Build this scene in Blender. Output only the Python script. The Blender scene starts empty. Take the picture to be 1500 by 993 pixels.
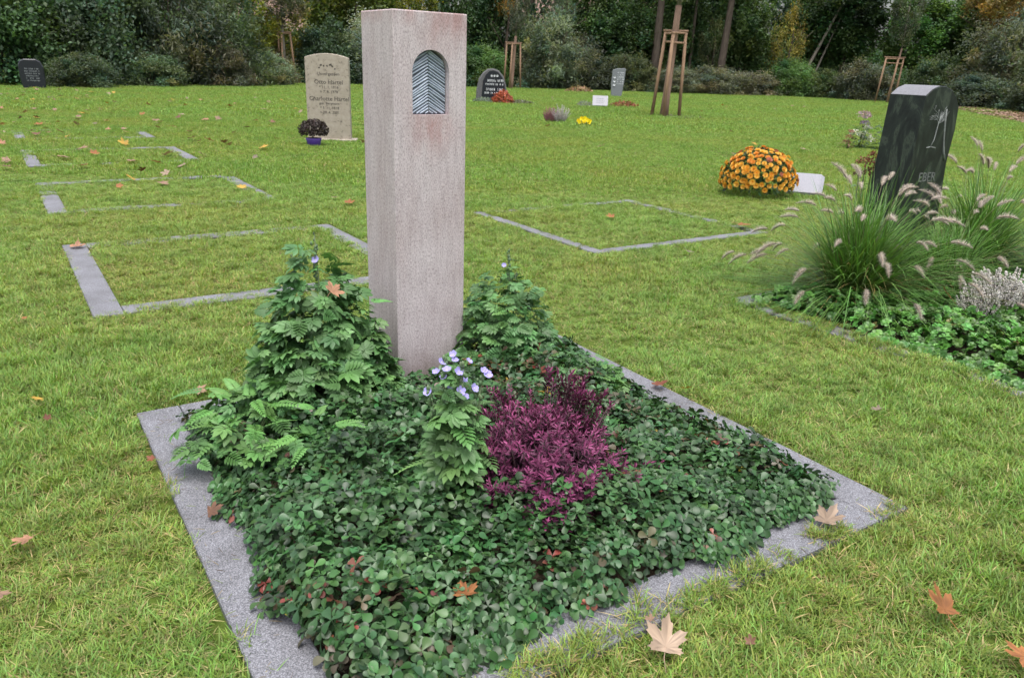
import bpy, math, random
import numpy as np
from mathutils import Matrix, Vector

rad = math.radians
scn = bpy.context.scene
COL = scn.collection
rng = np.random.default_rng(7)
random.seed(7)

# ------------------------------------------------------------------ camera
cd = bpy.data.cameras.new('camera')
cam = bpy.data.objects.new('camera', cd)
COL.objects.link(cam)
cd.sensor_width = 23.6
cd.lens = 18.0
cd.clip_start = 0.05
cd.clip_end = 600
_F = np.array([0.0, 0.943701, -0.330791])
_R = np.array([0.999391, 0.011545, 0.032935])
_D = np.cross(_F, _R)
_R = np.cross(_D, _F)
cam.matrix_world = Matrix(((_R[0], -_D[0], -_F[0], 0.0), (_R[1], -_D[1], -_F[1], 0.0),
                           (_R[2], -_D[2], -_F[2], 1.3), (0, 0, 0, 1)))
cd.dof.use_dof = True
cd.dof.focus_distance = 2.9
cd.dof.aperture_fstop = 5.6
scn.camera = cam

# ------------------------------------------------------------------ sky, sun, exposure
SUN_EL, SUN_AZ = rad(74), rad(175)          # azimuth from +Y towards +X
world = bpy.data.worlds.new('World')
scn.world = world
world.use_nodes = True
wn, wl = world.node_tree.nodes, world.node_tree.links
wn.clear()
sky = wn.new('ShaderNodeTexSky')
sky.sky_type = 'NISHITA'
sky.sun_disc = False
sky.sun_elevation = SUN_EL
sky.sun_rotation = SUN_AZ
sky.air_density = 1.0
sky.dust_density = 6.0
sky.ozone_density = 1.0
hs = wn.new('ShaderNodeHueSaturation')
hs.inputs['Saturation'].default_value = 0.38    # thick cloud: a nearly colourless sky
bg = wn.new('ShaderNodeBackground')
bg.inputs['Strength'].default_value = 0.14
wo = wn.new('ShaderNodeOutputWorld')
wl.new(sky.outputs[0], hs.inputs['Color'])
wl.new(hs.outputs[0], bg.inputs['Color'])
wl.new(bg.outputs[0], wo.inputs['Surface'])
sd = bpy.data.lights.new('sun', 'SUN')
sd.energy = 0.8
sd.angle = rad(40)
sd.color = (1.0, 0.97, 0.92)
sun = bpy.data.objects.new('sun', sd)
COL.objects.link(sun)
sdir = Vector((math.sin(SUN_AZ) * math.cos(SUN_EL), math.cos(SUN_AZ) * math.cos(SUN_EL), math.sin(SUN_EL)))
sun.rotation_euler = sdir.to_track_quat('Z', 'Y').to_euler()
scn.view_settings.view_transform = 'Standard'
scn.view_settings.look = 'None'
scn.view_settings.exposure = 1.1
scn.view_settings.gamma = 1.0
scn.view_settings.use_curve_mapping = False
scn.cycles.max_bounces = 8
scn.cycles.diffuse_bounces = 4
scn.cycles.transmission_bounces = 4
scn.cycles.transparent_max_bounces = 4


# ------------------------------------------------------------------ object helpers
def tag(o, label=None, cat=None, group=None, kind=None):
    if label: o['label'] = label
    if cat: o['category'] = cat
    if group: o['group'] = group
    if kind: o['kind'] = kind
    return o

def thing(name, label, cat, loc=(0, 0, 0), rz=0, group=None):
    o = bpy.data.objects.new(name, None)
    o.empty_display_size = 0.1
    COL.objects.link(o)
    o.location = loc
    o.rotation_euler = (0, 0, rz)
    return tag(o, label, cat, group)

def place(name, me, mat=None, parent=None, loc=(0, 0, 0), rot=(0, 0, 0), scale=(1, 1, 1)):
    o = bpy.data.objects.new(name, me)
    COL.objects.link(o)
    if mat is not None and len(me.materials) == 0:
        me.materials.append(mat)
    if parent: o.parent = parent
    o.location = loc
    o.rotation_euler = rot
    o.scale = scale
    return o

class Acc:
    """collects vertices, faces and colours, builds ONE mesh"""
    def __init__(s):
        s.v, s.c, s.idx, s.tot, s.n = [], [], [], [], 0
    def add(s, V, F, col=(1, 1, 1)):
        V = np.asarray(V, float)
        s.v.append(V)
        c = np.asarray(col, float)
        s.c.append(np.broadcast_to(c, (len(V), 3)))
        for f in F:
            s.idx.append(np.asarray(f) + s.n)
            s.tot.append(np.array([len(f)]))
        s.n += len(V)
        return s
    def scatter(s, T, M, P, col):
        """T=(V,F[,shade]) copied k times with matrices M (k,3,3) at P (k,3), colours col (k,3)"""
        V, F = T[0], T[1]
        k, n = len(P), len(V)
        if k == 0: return s
        W = np.einsum('kij,nj->kni', M, V) + P[:, None, :]
        c = np.broadcast_to(np.asarray(col, float).reshape(-1, 1, 3), (k, n, 3))
        if len(T) > 2:
            c = c * T[2][None]
        s.v.append(W.reshape(-1, 3))
        s.c.append(c.reshape(-1, 3))
        fl = np.concatenate([np.asarray(f) for f in F])
        ft = np.array([len(f) for f in F])
        off = (np.arange(k) * n + s.n)[:, None]
        s.idx.append((fl[None] + off).ravel())
        s.tot.append(np.tile(ft, k))
        s.n += k * n
        return s
    def mesh(s, name, mat=None, smooth=True):
        V = np.concatenate(s.v); C = np.concatenate(s.c)
        I = np.concatenate(s.idx).astype(np.int32); T = np.concatenate(s.tot).astype(np.int32)
        me = bpy.data.meshes.new(name)
        me.vertices.add(len(V)); me.vertices.foreach_set('co', V.astype(np.float32).ravel())
        me.loops.add(len(I)); me.loops.foreach_set('vertex_index', I)
        me.polygons.add(len(T))
        st = np.concatenate([[0], np.cumsum(T)[:-1]]).astype(np.int32)
        me.polygons.foreach_set('loop_start', st)
        me.polygons.foreach_set('use_smooth', np.full(len(T), smooth))
        me.update(calc_edges=True)
        at = me.color_attributes.new('Col', 'FLOAT_COLOR', 'POINT')
        at.data.foreach_set('color', np.concatenate([C, np.ones((len(C), 1))], 1).astype(np.float32).ravel())
        if mat: me.materials.append(mat)
        return me
    def build(s, name, mat=None, parent=None, smooth=True, **kw):
        return place(name, s.mesh(name, mat, smooth), None, parent, **kw)
    def template(s):
        F, p = [], 0
        I = np.concatenate(s.idx); T = np.concatenate(s.tot)
        for t in T:
            F.append(I[p:p + t]); p += t
        return np.concatenate(s.v), F, np.concatenate(s.c)

def norm(v):
    return v / np.maximum(np.linalg.norm(v, axis=-1, keepdims=True), 1e-9)

def frames(d, up=None, scale=1.0):
    """matrices whose x axis is d and whose z axis leans to up"""
    d = norm(np.atleast_2d(np.asarray(d, float)))
    up = np.broadcast_to(np.array([0, 0, 1.0]) if up is None else np.asarray(up, float), d.shape)
    up = up + 1e-4 * np.array([0.3, 0.7, 0.1])
    z = norm(up - (up * d).sum(1, keepdims=True) * d)
    y = np.cross(z, d)
    M = np.stack([d, y, z], 2)
    s = np.broadcast_to(np.asarray(scale, float), (len(d),)) if np.ndim(scale) < 2 else scale
    if np.ndim(s) == 1:
        return M * s[:, None, None]
    return M * s[:, None, :]

def rdir(k, lo=-1.0, hi=1.0):
    """k random directions with z between lo and hi"""
    a = rng.uniform(0, 2 * np.pi, k); z = rng.uniform(lo, hi, k); r = np.sqrt(1 - z * z)
    return np.stack([r * np.cos(a), r * np.sin(a), z], 1)

def leaflet(prof, fold=0.3, droop=0.15):
    """one leaf blade along +x: prof = [(t, halfwidth)]"""
    V, F, rows = [], [], []
    for t, w in prof:
        z = -droop * t * t
        if w == 0:
            V.append((t, 0, z)); rows.append((len(V) - 1,) * 3)
        else:
            V += [(t, -w, z + fold * w), (t, 0, z), (t, w, z + fold * w)]
            n = len(V); rows.append((n - 3, n - 2, n - 1))
    for a, b in zip(rows, rows[1:]):
        for i in (0, 1):
            q = [a[i], b[i], b[i + 1], a[i + 1]]
            q2 = []
            for x in q:
                if x not in q2: q2.append(x)
            if len(q2) > 2: F.append(q2)
    return np.array(V, float), F, np.ones((len(V), 3))

def tube(pts, r, n=6, cap=True):
    pts = np.asarray(pts, float); m = len(pts)
    r = np.broadcast_to(np.asarray(r, float), (m,))
    t = norm(np.gradient(pts, axis=0))
    ref = np.array([1.0, 0, 0]) if abs(t[0][0]) < 0.8 else np.array([0, 1.0, 0])
    V, F = [], []
    for i in range(m):
        u = norm(np.cross(t[i], ref)); w = np.cross(t[i], u)
        for k in range(n):
            a = 2 * np.pi * k / n
            V.append(pts[i] + r[i] * (np.cos(a) * u + np.sin(a) * w))
    for i in range(m - 1):
        for k in range(n):
            F.append((i * n + k, i * n + (k + 1) % n, (i + 1) * n + (k + 1) % n, (i + 1) * n + k))
    if cap:
        F.append(tuple(range(n))[::-1]); F.append(tuple((m - 1) * n + k for k in range(n)))
    return np.array(V), F

def box(x0, x1, y0, y1, z0, z1, c=0.0):
    """box with chamfered top edges"""
    V = [(x0, y0, z0), (x1, y0, z0), (x1, y1, z0), (x0, y1, z0)]
    V += [(x0, y0, z1 - c), (x1, y0, z1 - c), (x1, y1, z1 - c), (x0, y1, z1 - c)]
    F = [(3, 2, 1, 0), (0, 1, 5, 4), (1, 2, 6, 5), (2, 3, 7, 6), (3, 0, 4, 7)]
    if c > 0:
        V += [(x0 + c, y0 + c, z1), (x1 - c, y0 + c, z1), (x1 - c, y1 - c, z1), (x0 + c, y1 - c, z1)]
        F += [(4, 5, 9, 8), (5, 6, 10, 9), (6, 7, 11, 10), (7, 4, 8, 11), (8, 9, 10, 11)]
    else:
        F.append((4, 5, 6, 7))
    return np.array(V, float), F

def prism(outline, d0, d1, bevel=0.0):
    """outline (x,z) extruded along y from d0 (front) to d1, front edge bevelled"""
    o = np.asarray(outline, float); n = len(o); c = o.mean(0)
    dirs = norm(c - o)
    V = []
    rings = [(d0, bevel), (d0 + bevel, 0), (d1 - bevel, 0), (d1, bevel)] if bevel else [(d0, 0), (d1, 0)]
    for y, ins in rings:
        p = o + dirs * ins
        V += [(q[0], y, q[1]) for q in p]
    F = []
    for k in range(len(rings) - 1):
        for i in range(n):
            j = (i + 1) % n
            F.append((k * n + i, k * n + j, (k + 1) * n + j, (k + 1) * n + i))
    F.append(tuple(range(n))[::-1]); F.append(tuple((len(rings) - 1) * n + i for i in range(n)))
    return np.array(V), F

def ico(sub=1):
    import bmesh
    bm = bmesh.new(); bmesh.ops.create_icosphere(bm, subdivisions=sub, radius=1.0)
    V = np.array([v.co[:] for v in bm.verts]); F = [[v.index for v in f.verts] for f in bm.faces]
    bm.free()
    return V, F, np.ones((len(V), 3))

# ------------------------------------------------------------------ materials
class NT:
    def __init__(s, name):
        s.m = bpy.data.materials.new(name); s.m.use_nodes = True
        s.t = s.m.node_tree; s.t.nodes.clear()
        s.out = s.n('ShaderNodeOutputMaterial')
        s.bsdf = s.n('ShaderNodeBsdfPrincipled')
        s.l(s.bsdf.outputs[0], s.out.inputs['Surface'])
    def n(s, t, **kw):
        x = s.t.nodes.new(t)
        for k, v in kw.items():
            if hasattr(x, k): setattr(x, k, v)
        return x
    def l(s, a, b): s.t.links.new(a, b)
    def set(s, **kw):
        for k, v in kw.items():
            s.bsdf.inputs[k.replace('_', ' ')].default_value = v
        return s
    def coord(s, kind='Object', scale=(1, 1, 1)):
        if kind == 'World':
            o = s.n('ShaderNodeNewGeometry').outputs['Position']
        else:
            o = s.n('ShaderNodeTexCoord').outputs[kind]
        mp = s.n('ShaderNodeMapping'); mp.inputs['Scale'].default_value = scale
        s.l(o, mp.inputs['Vector'])
        return mp.outputs[0]
    def noise(s, vec, scale, detail=4, rough=0.55, dist=0.0):
        x = s.n('ShaderNodeTexNoise'); s.l(vec, x.inputs['Vector'])
        x.inputs['Scale'].default_value = scale; x.inputs['Detail'].default_value = detail
        x.inputs['Roughness'].default_value = rough; x.inputs['Distortion'].default_value = dist
        return x.outputs['Fac']
    def ramp(s, fac, stops):
        x = s.n('ShaderNodeValToRGB'); s.l(fac, x.inputs['Fac'])
        cr = x.color_ramp
        while len(cr.elements) < len(stops): cr.elements.new(0.5)
        for e, (p, c) in zip(cr.elements, stops):
            e.position = p; e.color = (*c, 1) if len(c) == 3 else c
        return x.outputs['Color']
    def mix(s, a, b, fac=0.5, mode='MIX'):
        x = s.n('ShaderNodeMix', data_type='RGBA', blend_type=mode)
        for sock, v in ((x.inputs[0], fac), (x.inputs[6], a), (x.inputs[7], b)):
            if hasattr(v, 'links'): s.l(v, sock)
            elif np.ndim(v) == 0: sock.default_value = v
            else: sock.default_value = (*v, 1)
        return x.outputs[2]
    def bump(s, h, strength=0.3, dist=0.01):
        x = s.n('ShaderNodeBump'); s.l(h, x.inputs['Height'])
        x.inputs['Strength'].default_value = strength; x.inputs['Distance'].default_value = dist
        s.l(x.outputs[0], s.bsdf.inputs['Normal'])
    def base(s, c):
        if hasattr(c, 'links'): s.l(c, s.bsdf.inputs['Base Color'])
        else: s.bsdf.inputs['Base Color'].default_value = (*c, 1)
        return s

def leaf_mat(name, base, rough=0.5, trans=0.25, var=0.25, use_obj=False, patch=None, spec=0.4):
    """foliage: base colour x the leaf's own Col attribute, with some light passing through"""
    t = NT(name)
    at = t.n('ShaderNodeAttribute', attribute_name='Col')
    col = at.outputs['Color']
    if use_obj:
        oi = t.n('ShaderNodeObjectInfo')
        col = t.mix(col, oi.outputs['Color'], 1.0, 'MULTIPLY')
    else:
        col = t.mix(col, base, 1.0, 'MULTIPLY')
    if var:
        f = t.noise(t.coord('World'), 9.0 if not use_obj else 0.7, 3)
        col = t.mix(col, t.ramp(f, [(0.3, (1 - var,) * 3), (0.7, (1 + var,) * 3)]), 1.0, 'MULTIPLY')
    if patch:
        sc, c1 = patch
        f = t.noise(t.coord('World'), sc, 3)
        g = t.ramp(f, [(0.42, (0, 0, 0)), (0.62, (1, 1, 1))])
        col = t.mix(col, t.mix(col, c1, 1.0, 'MULTIPLY'), g)
        f = t.noise(t.coord('World'), sc * 4.5, 4)
        col = t.mix(col, t.mix(col, (0.8, 0.9, 0.82), 1.0, 'MULTIPLY'), t.ramp(f, [(0.5, (0, 0, 0)), (0.66, (1, 1, 1))]))
    t.base(col).set(Roughness=rough, Specular_IOR_Level=spec)
    if trans:
        tr = t.n('ShaderNodeBsdfTranslucent'); t.l(t.mix(col, (1.25, 1.3, 0.6), 1.0, 'MULTIPLY'), tr.inputs['Color'])
        mx = t.n('ShaderNodeMixShader'); mx.inputs[0].default_value = trans
        t.l(t.bsdf.outputs[0], mx.inputs[1]); t.l(tr.outputs[0], mx.inputs[2]); t.l(mx.outputs[0], t.out.inputs['Surface'])
    return t.m

def plain(name, col, rough=0.6, spec=0.4, nscale=20, amount=0.25, bump=0.0, coord='Object', stretch=(1, 1, 1), metallic=0):
    t = NT(name)
    v = t.coord(coord, stretch)
    f = t.noise(v, nscale, 5)
    c = t.ramp(f, [(0.25, tuple(x * (1 - amount) for x in col)), (0.75, tuple(min(1, x * (1 + amount)) for x in col))])
    t.base(c).set(Roughness=rough, Specular_IOR_Level=spec, Metallic=metallic)
    if bump: t.bump(f, bump, 0.01)
    return t.m

def granite(name, c0, c1, c2, scale=300, rough=0.7, bump=0.15):
    t = NT(name)
    v = t.coord('World')
    f = t.noise(v, scale, 2, 0.7)
    big = t.noise(v, 5, 4)
    c = t.ramp(f, [(0.36, c0), (0.5, c1), (0.64, c2)])
    c = t.mix(c, t.ramp(big, [(0.3, (0.72, 0.71, 0.69)), (0.7, (1.08, 1.08, 1.08))]), 1.0, 'MULTIPLY')
    t.base(c).set(Roughness=rough)
    t.bump(f, bump, 0.004)
    return t.m

M = {}
M['granite'] = granite('border_granite', (0.075, 0.076, 0.087), (0.15, 0.152, 0.172), (0.29, 0.295, 0.335))
M['soil'] = plain('soil', (0.035, 0.026, 0.018), 0.95, 0.1, 40, 0.5, 0.8, 'World')
M['wood'] = plain('stake_wood', (0.27, 0.175, 0.115), 0.85, 0.2, 6, 0.35, 0.3, 'World', (6, 6, 0.7))
M['reed'] = plain('reed_wrap', (0.25, 0.165, 0.125), 0.9, 0.2, 9, 0.4, 0.5, 'World', (7, 7, 0.5))
M['bark'] = plain('bark', (0.085, 0.068, 0.055), 0.95, 0.1, 5, 0.45, 0.7, 'World', (3, 3, 0.5))
M['bark_pale'] = plain('bark_pale', (0.2, 0.18, 0.15), 0.95, 0.1, 5, 0.4, 0.5, 'World', (3, 3, 0.5))
M['stem'] = leaf_mat('stem_green', (1, 1, 1), 0.6, 0, 0.1)
M['tree_leaf'] = leaf_mat('tree_leaf', (1, 1, 1), 0.5, 0.42, 0.3, use_obj=True)
M['cover_leaf'] = leaf_mat('cover_leaf', (1.1, 1.1, 1.1), 0.42, 0.15, 0.25, spec=0.5)
M['soft_leaf'] = leaf_mat('soft_leaf', (1.22, 1.22, 1.2), 0.5, 0.22, 0.2, spec=0.45)
M['hebe_leaf'] = leaf_mat('hebe_leaf', (1, 1, 1), 0.5, 0.1, 0.15, spec=0.3)
M['petal'] = leaf_mat('petal', (1, 1, 1), 0.6, 0.3, 0.08)
M['hair'] = leaf_mat('seed_hair', (1, 1, 1), 0.8, 0.35, 0.1)
M['dry_leaf'] = leaf_mat('dry_leaf', (1, 1, 1), 0.6, 0.15, 0.3)
M['grass'] = leaf_mat('lawn_grass', (1, 1, 1), 0.5, 0.3, 0.22, patch=(0.55, (1.18, 0.98, 1.0)), spec=0.35)

# stele: reddish grey sandstone, fine pits in vertical streaks, rusty patches
t = NT('stele_sandstone')
v = t.coord('Object'); vs = t.coord('Object', (60, 60, 9)); vf = t.coord('Object', (240, 240, 110))
streak = t.noise(vs, 1.0, 6, 0.7)
fine = t.noise(vf, 1.0, 3, 0.7)
big = t.noise(t.coord('Object', (5, 5, 2.2)), 1.0, 4, 0.6)
c = t.ramp(big, [(0.28, (0.40, 0.335, 0.34)), (0.5, (0.475, 0.42, 0.435)), (0.72, (0.52, 0.475, 0.49))])
c = t.mix(c, t.ramp(streak, [(0.3, (0.62, 0.6, 0.6)), (0.55, (1.03, 1.03, 1.03)), (0.8, (1.18, 1.17, 1.17))]), 0.5, 'MULTIPLY')
c = t.mix(c, t.ramp(fine, [(0.36, (0.56, 0.54, 0.53)), (0.48, (1, 1, 1)), (0.66, (1.3, 1.3, 1.3))]), 0.85, 'MULTIPLY')
# rusty stain under the niche and along the top
sep = t.n('ShaderNodeSeparateXYZ'); t.l(v, sep.inputs[0])
def blob(cx, cz, rx, rz):
    mp = t.n('ShaderNodeMapping'); mp.inputs['Location'].default_value = (-cx / rx, 0, -cz / rz); mp.inputs['Scale'].default_value = (1 / rx, 0, 1 / rz)
    t.l(v, mp.inputs['Vector'])
    g = t.n('ShaderNodeTexGradient', gradient_type='SPHERICAL'); t.l(mp.outputs[0], g.inputs['Vector'])
    return g.outputs['Fac']
st = t.noise(t.coord('Object', (14, 14, 5)), 1.0, 5, 0.65)
for cx, cz, rx, rz in ((0.16, 1.08, 0.14, 0.16), (0.24, 1.45, 0.2, 0.16), (0.05, 1.47, 0.12, 0.06)):
    m = t.n('ShaderNodeMath', operation='MULTIPLY'); t.l(blob(cx, cz, rx, rz), m.inputs[0]); t.l(t.ramp(st, [(0.35, (0, 0, 0)), (0.6, (1, 1, 1))]), m.inputs[1])
    m2 = t.n('ShaderNodeMath', operation='MULTIPLY', use_clamp=True); t.l(m.outputs[0], m2.inputs[0]); m2.inputs[1].default_value = 0.95
    c = t.mix(c, t.mix(c, (0.78, 0.55, 0.52), 1.0, 'MULTIPLY'), m2.outputs[0])
m2 = t.n('ShaderNodeMath', operation='MULTIPLY', use_clamp=True); t.l(blob(0.15, 0.0, 0.9, 0.24), m2.inputs[0]); t.l(t.ramp(st, [(0.3, (0.4, 0.4, 0.4)), (0.6, (1, 1, 1))]), m2.inputs[1])
c = t.mix(c, (0.16, 0.125, 0.10), m2.outputs[0])
t.base(c).set(Roughness=0.85, Specular_IOR_Level=0.25)
t.bump(fine, 0.35, 0.003)
M['stele'] = t.m

t = NT('relief_metal')
f = t.noise(t.coord('Object', (40, 40, 40)), 1.0, 4)
t.base(t.ramp(f, [(0.3, (0.42, 0.48, 0.57)), (0.7, (0.58, 0.65, 0.75))])).set(Roughness=0.45, Metallic=0.0)
M['relief'] = t.m
M['relief_dark'] = plain('relief_backing', (0.10, 0.115, 0.14), 0.6, 0.3, 30, 0.4)

t = NT('dark_polished_stone')
w = t.noise(t.coord('Object', (5.0, 5.0, 1.6)), 1.3, 7, 0.62, 2.4)
c = t.ramp(w, [(0.40, (0.014, 0.017, 0.017)), (0.54, (0.022, 0.029, 0.026)), (0.60, (0.05, 0.064, 0.05)), (0.64, (0.024, 0.03, 0.026)), (0.75, (0.07, 0.084, 0.062))])
t.base(c).set(Roughness=0.3, Specular_IOR_Level=0.25)
M['dark_stone'] = t.m
M['sky_sheen'] = plain('sky_sheen_top', (0.17, 0.17, 0.19), 0.5, 0.5, 90, 0.25)  # sky reflected on the dark stone's top, put into a pale colour
M['engrave_text'] = plain('engraved_text', (0.13, 0.14, 0.135), 0.8, 0.2, 40, 0.5)
M['engrave'] = plain('engraving', (0.20, 0.215, 0.21), 0.8, 0.2, 60, 0.3)
t = NT('mossy_limestone')
v = t.coord('Object'); f = t.noise(v, 14, 5, 0.7); g = t.noise(v, 3.5, 4)
c = t.ramp(f, [(0.33, (0.12, 0.105, 0.085)), (0.43, (0.31, 0.27, 0.22)), (0.7, (0.38, 0.34, 0.285))])
c = t.mix(c, (0.22, 0.2, 0.14), t.ramp(g, [(0.55, (0, 0, 0)), (0.8, (0.5, 0.5, 0.5))]))
t.base(c).set(Roughness=0.9); t.bump(f, 0.4, 0.01)
M['limestone'] = t.m
M['black_granite'] = plain('black_granite', (0.018, 0.02, 0.028), 0.2, 0.5, 120, 0.5)
M['rough_granite'] = plain('rough_granite', (0.11, 0.11, 0.115), 0.85, 0.3, 30, 0.4, 0.5)
M['grey_stone'] = plain('grey_stone', (0.16, 0.175, 0.19), 0.6, 0.4, 40, 0.25)
M['pale_stone'] = plain('pale_stone', (0.25, 0.25, 0.28), 0.5, 0.4, 60, 0.3)
M['letter_dark'] = plain('letter_dark', (0.06, 0.055, 0.05), 0.9, 0.1, 30, 0.3)
M['letter_pale'] = plain('letter_pale', (0.5, 0.52, 0.55), 0.7, 0.2, 30, 0.2)
M['purple_pot'] = plain('purple_pot', (0.11, 0.055, 0.36), 0.4, 0.5, 10, 0.1)
M['house_wall'] = plain('house_wall', (0.62, 0.61, 0.6), 0.9, 0.2, 3, 0.1, 0, 'World')
M['brick_wall'] = plain('brick_wall', (0.33, 0.2, 0.16), 0.9, 0.2, 8, 0.25, 0, 'World', (1, 1, 4))
M['roof'] = plain('roof_tile', (0.2, 0.13, 0.11), 0.8, 0.3, 4, 0.3, 0, 'World', (1, 1, 6))
M['glass'] = plain('window_glass', (0.03, 0.035, 0.04), 0.1, 0.5, 2, 0.2)

# ------------------------------------------------------------------ the grid of graves
TH = rad(33.5)
bx = np.array([math.cos(TH), math.sin(TH), 0.0]); ax = np.array([math.sin(TH), -math.cos(TH), 0.0])
ORG = np.array([-1.40, 2.66, 0.0])
def G(B, A, z=0.0):
    """grave coordinates: B along the row, A towards the path; metres from the near grave's back left corner"""
    return ORG + bx * B + ax * A + np.array([0, 0, z])
def toBA(P):
    d = P - ORG
    return d @ bx, d @ ax
GM = np.stack([bx, -ax, np.array([0, 0, 1.0])], 1)      # local x = B, local y = -A
GROT = (0, 0, TH)

# ------------------------------------------------------------------ lawn sheet
t = NT('lawn_ground')
v = t.coord('World')
f1 = t.noise(v, 0.5, 4); f2 = t.noise(v, 30, 5, 0.7)
c = t.ramp(f1, [(0.35, (0.075, 0.125, 0.022)), (0.65, (0.095, 0.12, 0.026))])
c = t.mix(c, t.ramp(f2, [(0.3, (0.5, 0.48, 0.42)), (0.7, (1.2, 1.2, 1.1))]), 1.0, 'MULTIPLY')
t.base(c).set(Roughness=0.95, Specular_IOR_Level=0.1); t.bump(f2, 0.6, 0.02)
lawn = Acc().add([(-250, -150, 0), (250, -150, 0), (250, 350, 0), (-250, 350, 0)], [(0, 1, 2, 3)]).build('lawn', t.m, smooth=False)
tag(lawn, kind='structure')

# granite frames flush with the lawn: (B0, B1, A0, A1, width)
def border_frame(label, B0, B1, A0, A1, w=0.15, sides='LRFB', z=0.014):
    o = thing('grave_border', label, 'grave border', tuple(G(B0, A1)), TH, 'granite grave borders')
    W, L = B1 - B0, A1 - A0
    e = 0.003
    parts = dict(L=(0, w, 0, L), R=(W - w, W, 0, L), F=(w + e, W - w - e, 0, w), B=(w + e, W - w - e, L - w, L))
    for s in sides:
        x0, x1, y0, y1 = parts[s]
        Acc().add(*box(x0, x1, y0, y1, -0.08, z, 0.004)).build('border_slab', M['granite'], o, smooth=False)
    return o
border_frame('pale speckled granite border around the planted grave with the tall stele', 0, 1.96, 0, 1.88, 0.15, z=0.022)
border_frame('half overgrown granite border in the lawn just left of the stele', 0, 1.93, -3.18, -1.35, 0.145)
border_frame('granite border with one bare left slab, second plot behind on the left lawn', 0, 1.93, -6.33, -4.48, 0.145)
border_frame('mostly buried granite border, third plot back on the left lawn', 0, 1.93, -9.5, -7.7, 0.145)
border_frame('farthest mostly buried granite border near the scattered leaves', 0, 1.93, -12.7, -11.0, 0.145)
border_frame('narrow granite border in the lawn right of the stele before the orange flowers', 3.31, 5.2, -3.2, -1.38, 0.1)
border_frame('overgrown granite border around the bed with the dark headstone', 3.29, 6.4, -0.08, 1.75, 0.14)

# places where the lawn does not grow (B0, B1, A0, A1)
BARE = [(-0.008, 1.968, -0.008, 1.868),
        (0.012, 0.14, -3.17, -1.40), (0.12, 1.93, -1.465, -1.41), (1.84, 1.93, -3.18, -1.4),
        (0.0, 0.15, -5.45, -4.5), (1.86, 1.93, -6.1, -4.55), (0.7, 1.0, -4.56, -4.52),
        (0.0, 0.16, -8.75, -7.72), (1.84, 1.93, -9.4, -7.8), (0.0, 0.16, -11.6, -11.0), (1.8, 1.93, -11.9, -11.0),
        (3.30, 3.38, -3.2, -1.4), (3.36, 5.1, -1.46, -1.39),
        (3.30, 3.43, -0.08, 0.08), (3.30, 3.43, 1.38, 1.62), (3.45, 6.4, 0.0, 1.75)]

# ------------------------------------------------------------------ grass
def grass_tuft(k, rad_, h, w, lean, seed, dry=0.12, lush=1.0):
    r = np.random.default_rng(seed)
    a = Acc()
    V, F = [], []
    base = r.normal(0, rad_ * 0.5, (k, 2))
    az = r.uniform(0, 2 * np.pi, k)
    for i in range(k):
        hh = h * r.uniform(0.55, 1.15); ww = w * r.uniform(0.7, 1.3)
        ln = lean * r.uniform(0.2, 1.5)
        isdry = r.random() < dry
        if isdry: ln = lean * r.uniform(1.0, 2.6); hh *= 0.75
        d = np.array([math.cos(az[i]), math.sin(az[i])]); s = np.array([-d[1], d[0]])
        P = []
        for tt, wf in ((0, 0.8), (0.45, 1.0), (0.8, 0.7)):
            c = base[i] + d * hh * ln * tt ** 1.7
            z = hh * (tt - 0.28 * min(ln, 1.6) * tt * tt)
            P += [(*(c - s * ww * wf / 2), z), (*(c + s * ww * wf / 2), z)]
        c = base[i] + d * hh * ln; P.append((*c, hh * (1 - 0.28 * min(ln, 1.6))))
        g = r.uniform(0.6, 1.25)
        col = np.array([0.42, 0.36, 0.17]) * g if isdry else np.array([r.uniform(0.155, 0.24), r.uniform(0.275, 0.34) * lush, r.uniform(0.048, 0.076)]) * g
        a.add(P, [(0, 1, 3, 2), (2, 3, 5, 4), (4, 5, 6)], col)
    return a.mesh('grass_tuft', M['grass'])

tufts = bpy.data.collections.new('grass_tufts')          # sources for the lawn's instances, not linked to the scene
for i in range(6):
    tufts.objects.link(bpy.data.objects.new('tuft_a%d' % i, grass_tuft(34, 0.034, 0.046, 0.0029, 0.85, 100 + i, 0.16)))
for i in range(4):
    tufts.objects.link(bpy.data.objects.new('tuft_b%d' % i, grass_tuft(46, 0.075, 0.042, 0.0045, 0.6, 200 + i, 0.08, 1.05)))
for i in range(3):
    tufts.objects.link(bpy.data.objects.new('tuft_c%d' % i, grass_tuft(80, 0.22, 0.042, 0.009, 0.6, 300 + i, 0.05, 1.04)))

def fan(y0, y1, dens, margin=1.6, spread=0.72):
    """random ground points in the viewed fan"""
    n = int(dens * (y1 - y0) * 2 * (spread * y1 + margin))
    y = rng.uniform(y0, y1, n); x = rng.uniform(-1, 1, n) * (spread * y1 + margin)
    k = np.abs(x) < spread * y + margin
    return np.stack([x[k], y[k], np.zeros(k.sum())], 1)

def vnoise(P, s, seed=0):
    """cheap smooth 2-D noise, about -1..1"""
    r = np.random.default_rng(seed)
    o = np.zeros(len(P))
    for _ in range(5):
        w = r.normal(0, s, 2); o += np.sin(P[:, 0] * w[0] + P[:, 1] * w[1] + r.uniform(0, 6.28))
    return o / 2.6

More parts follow.
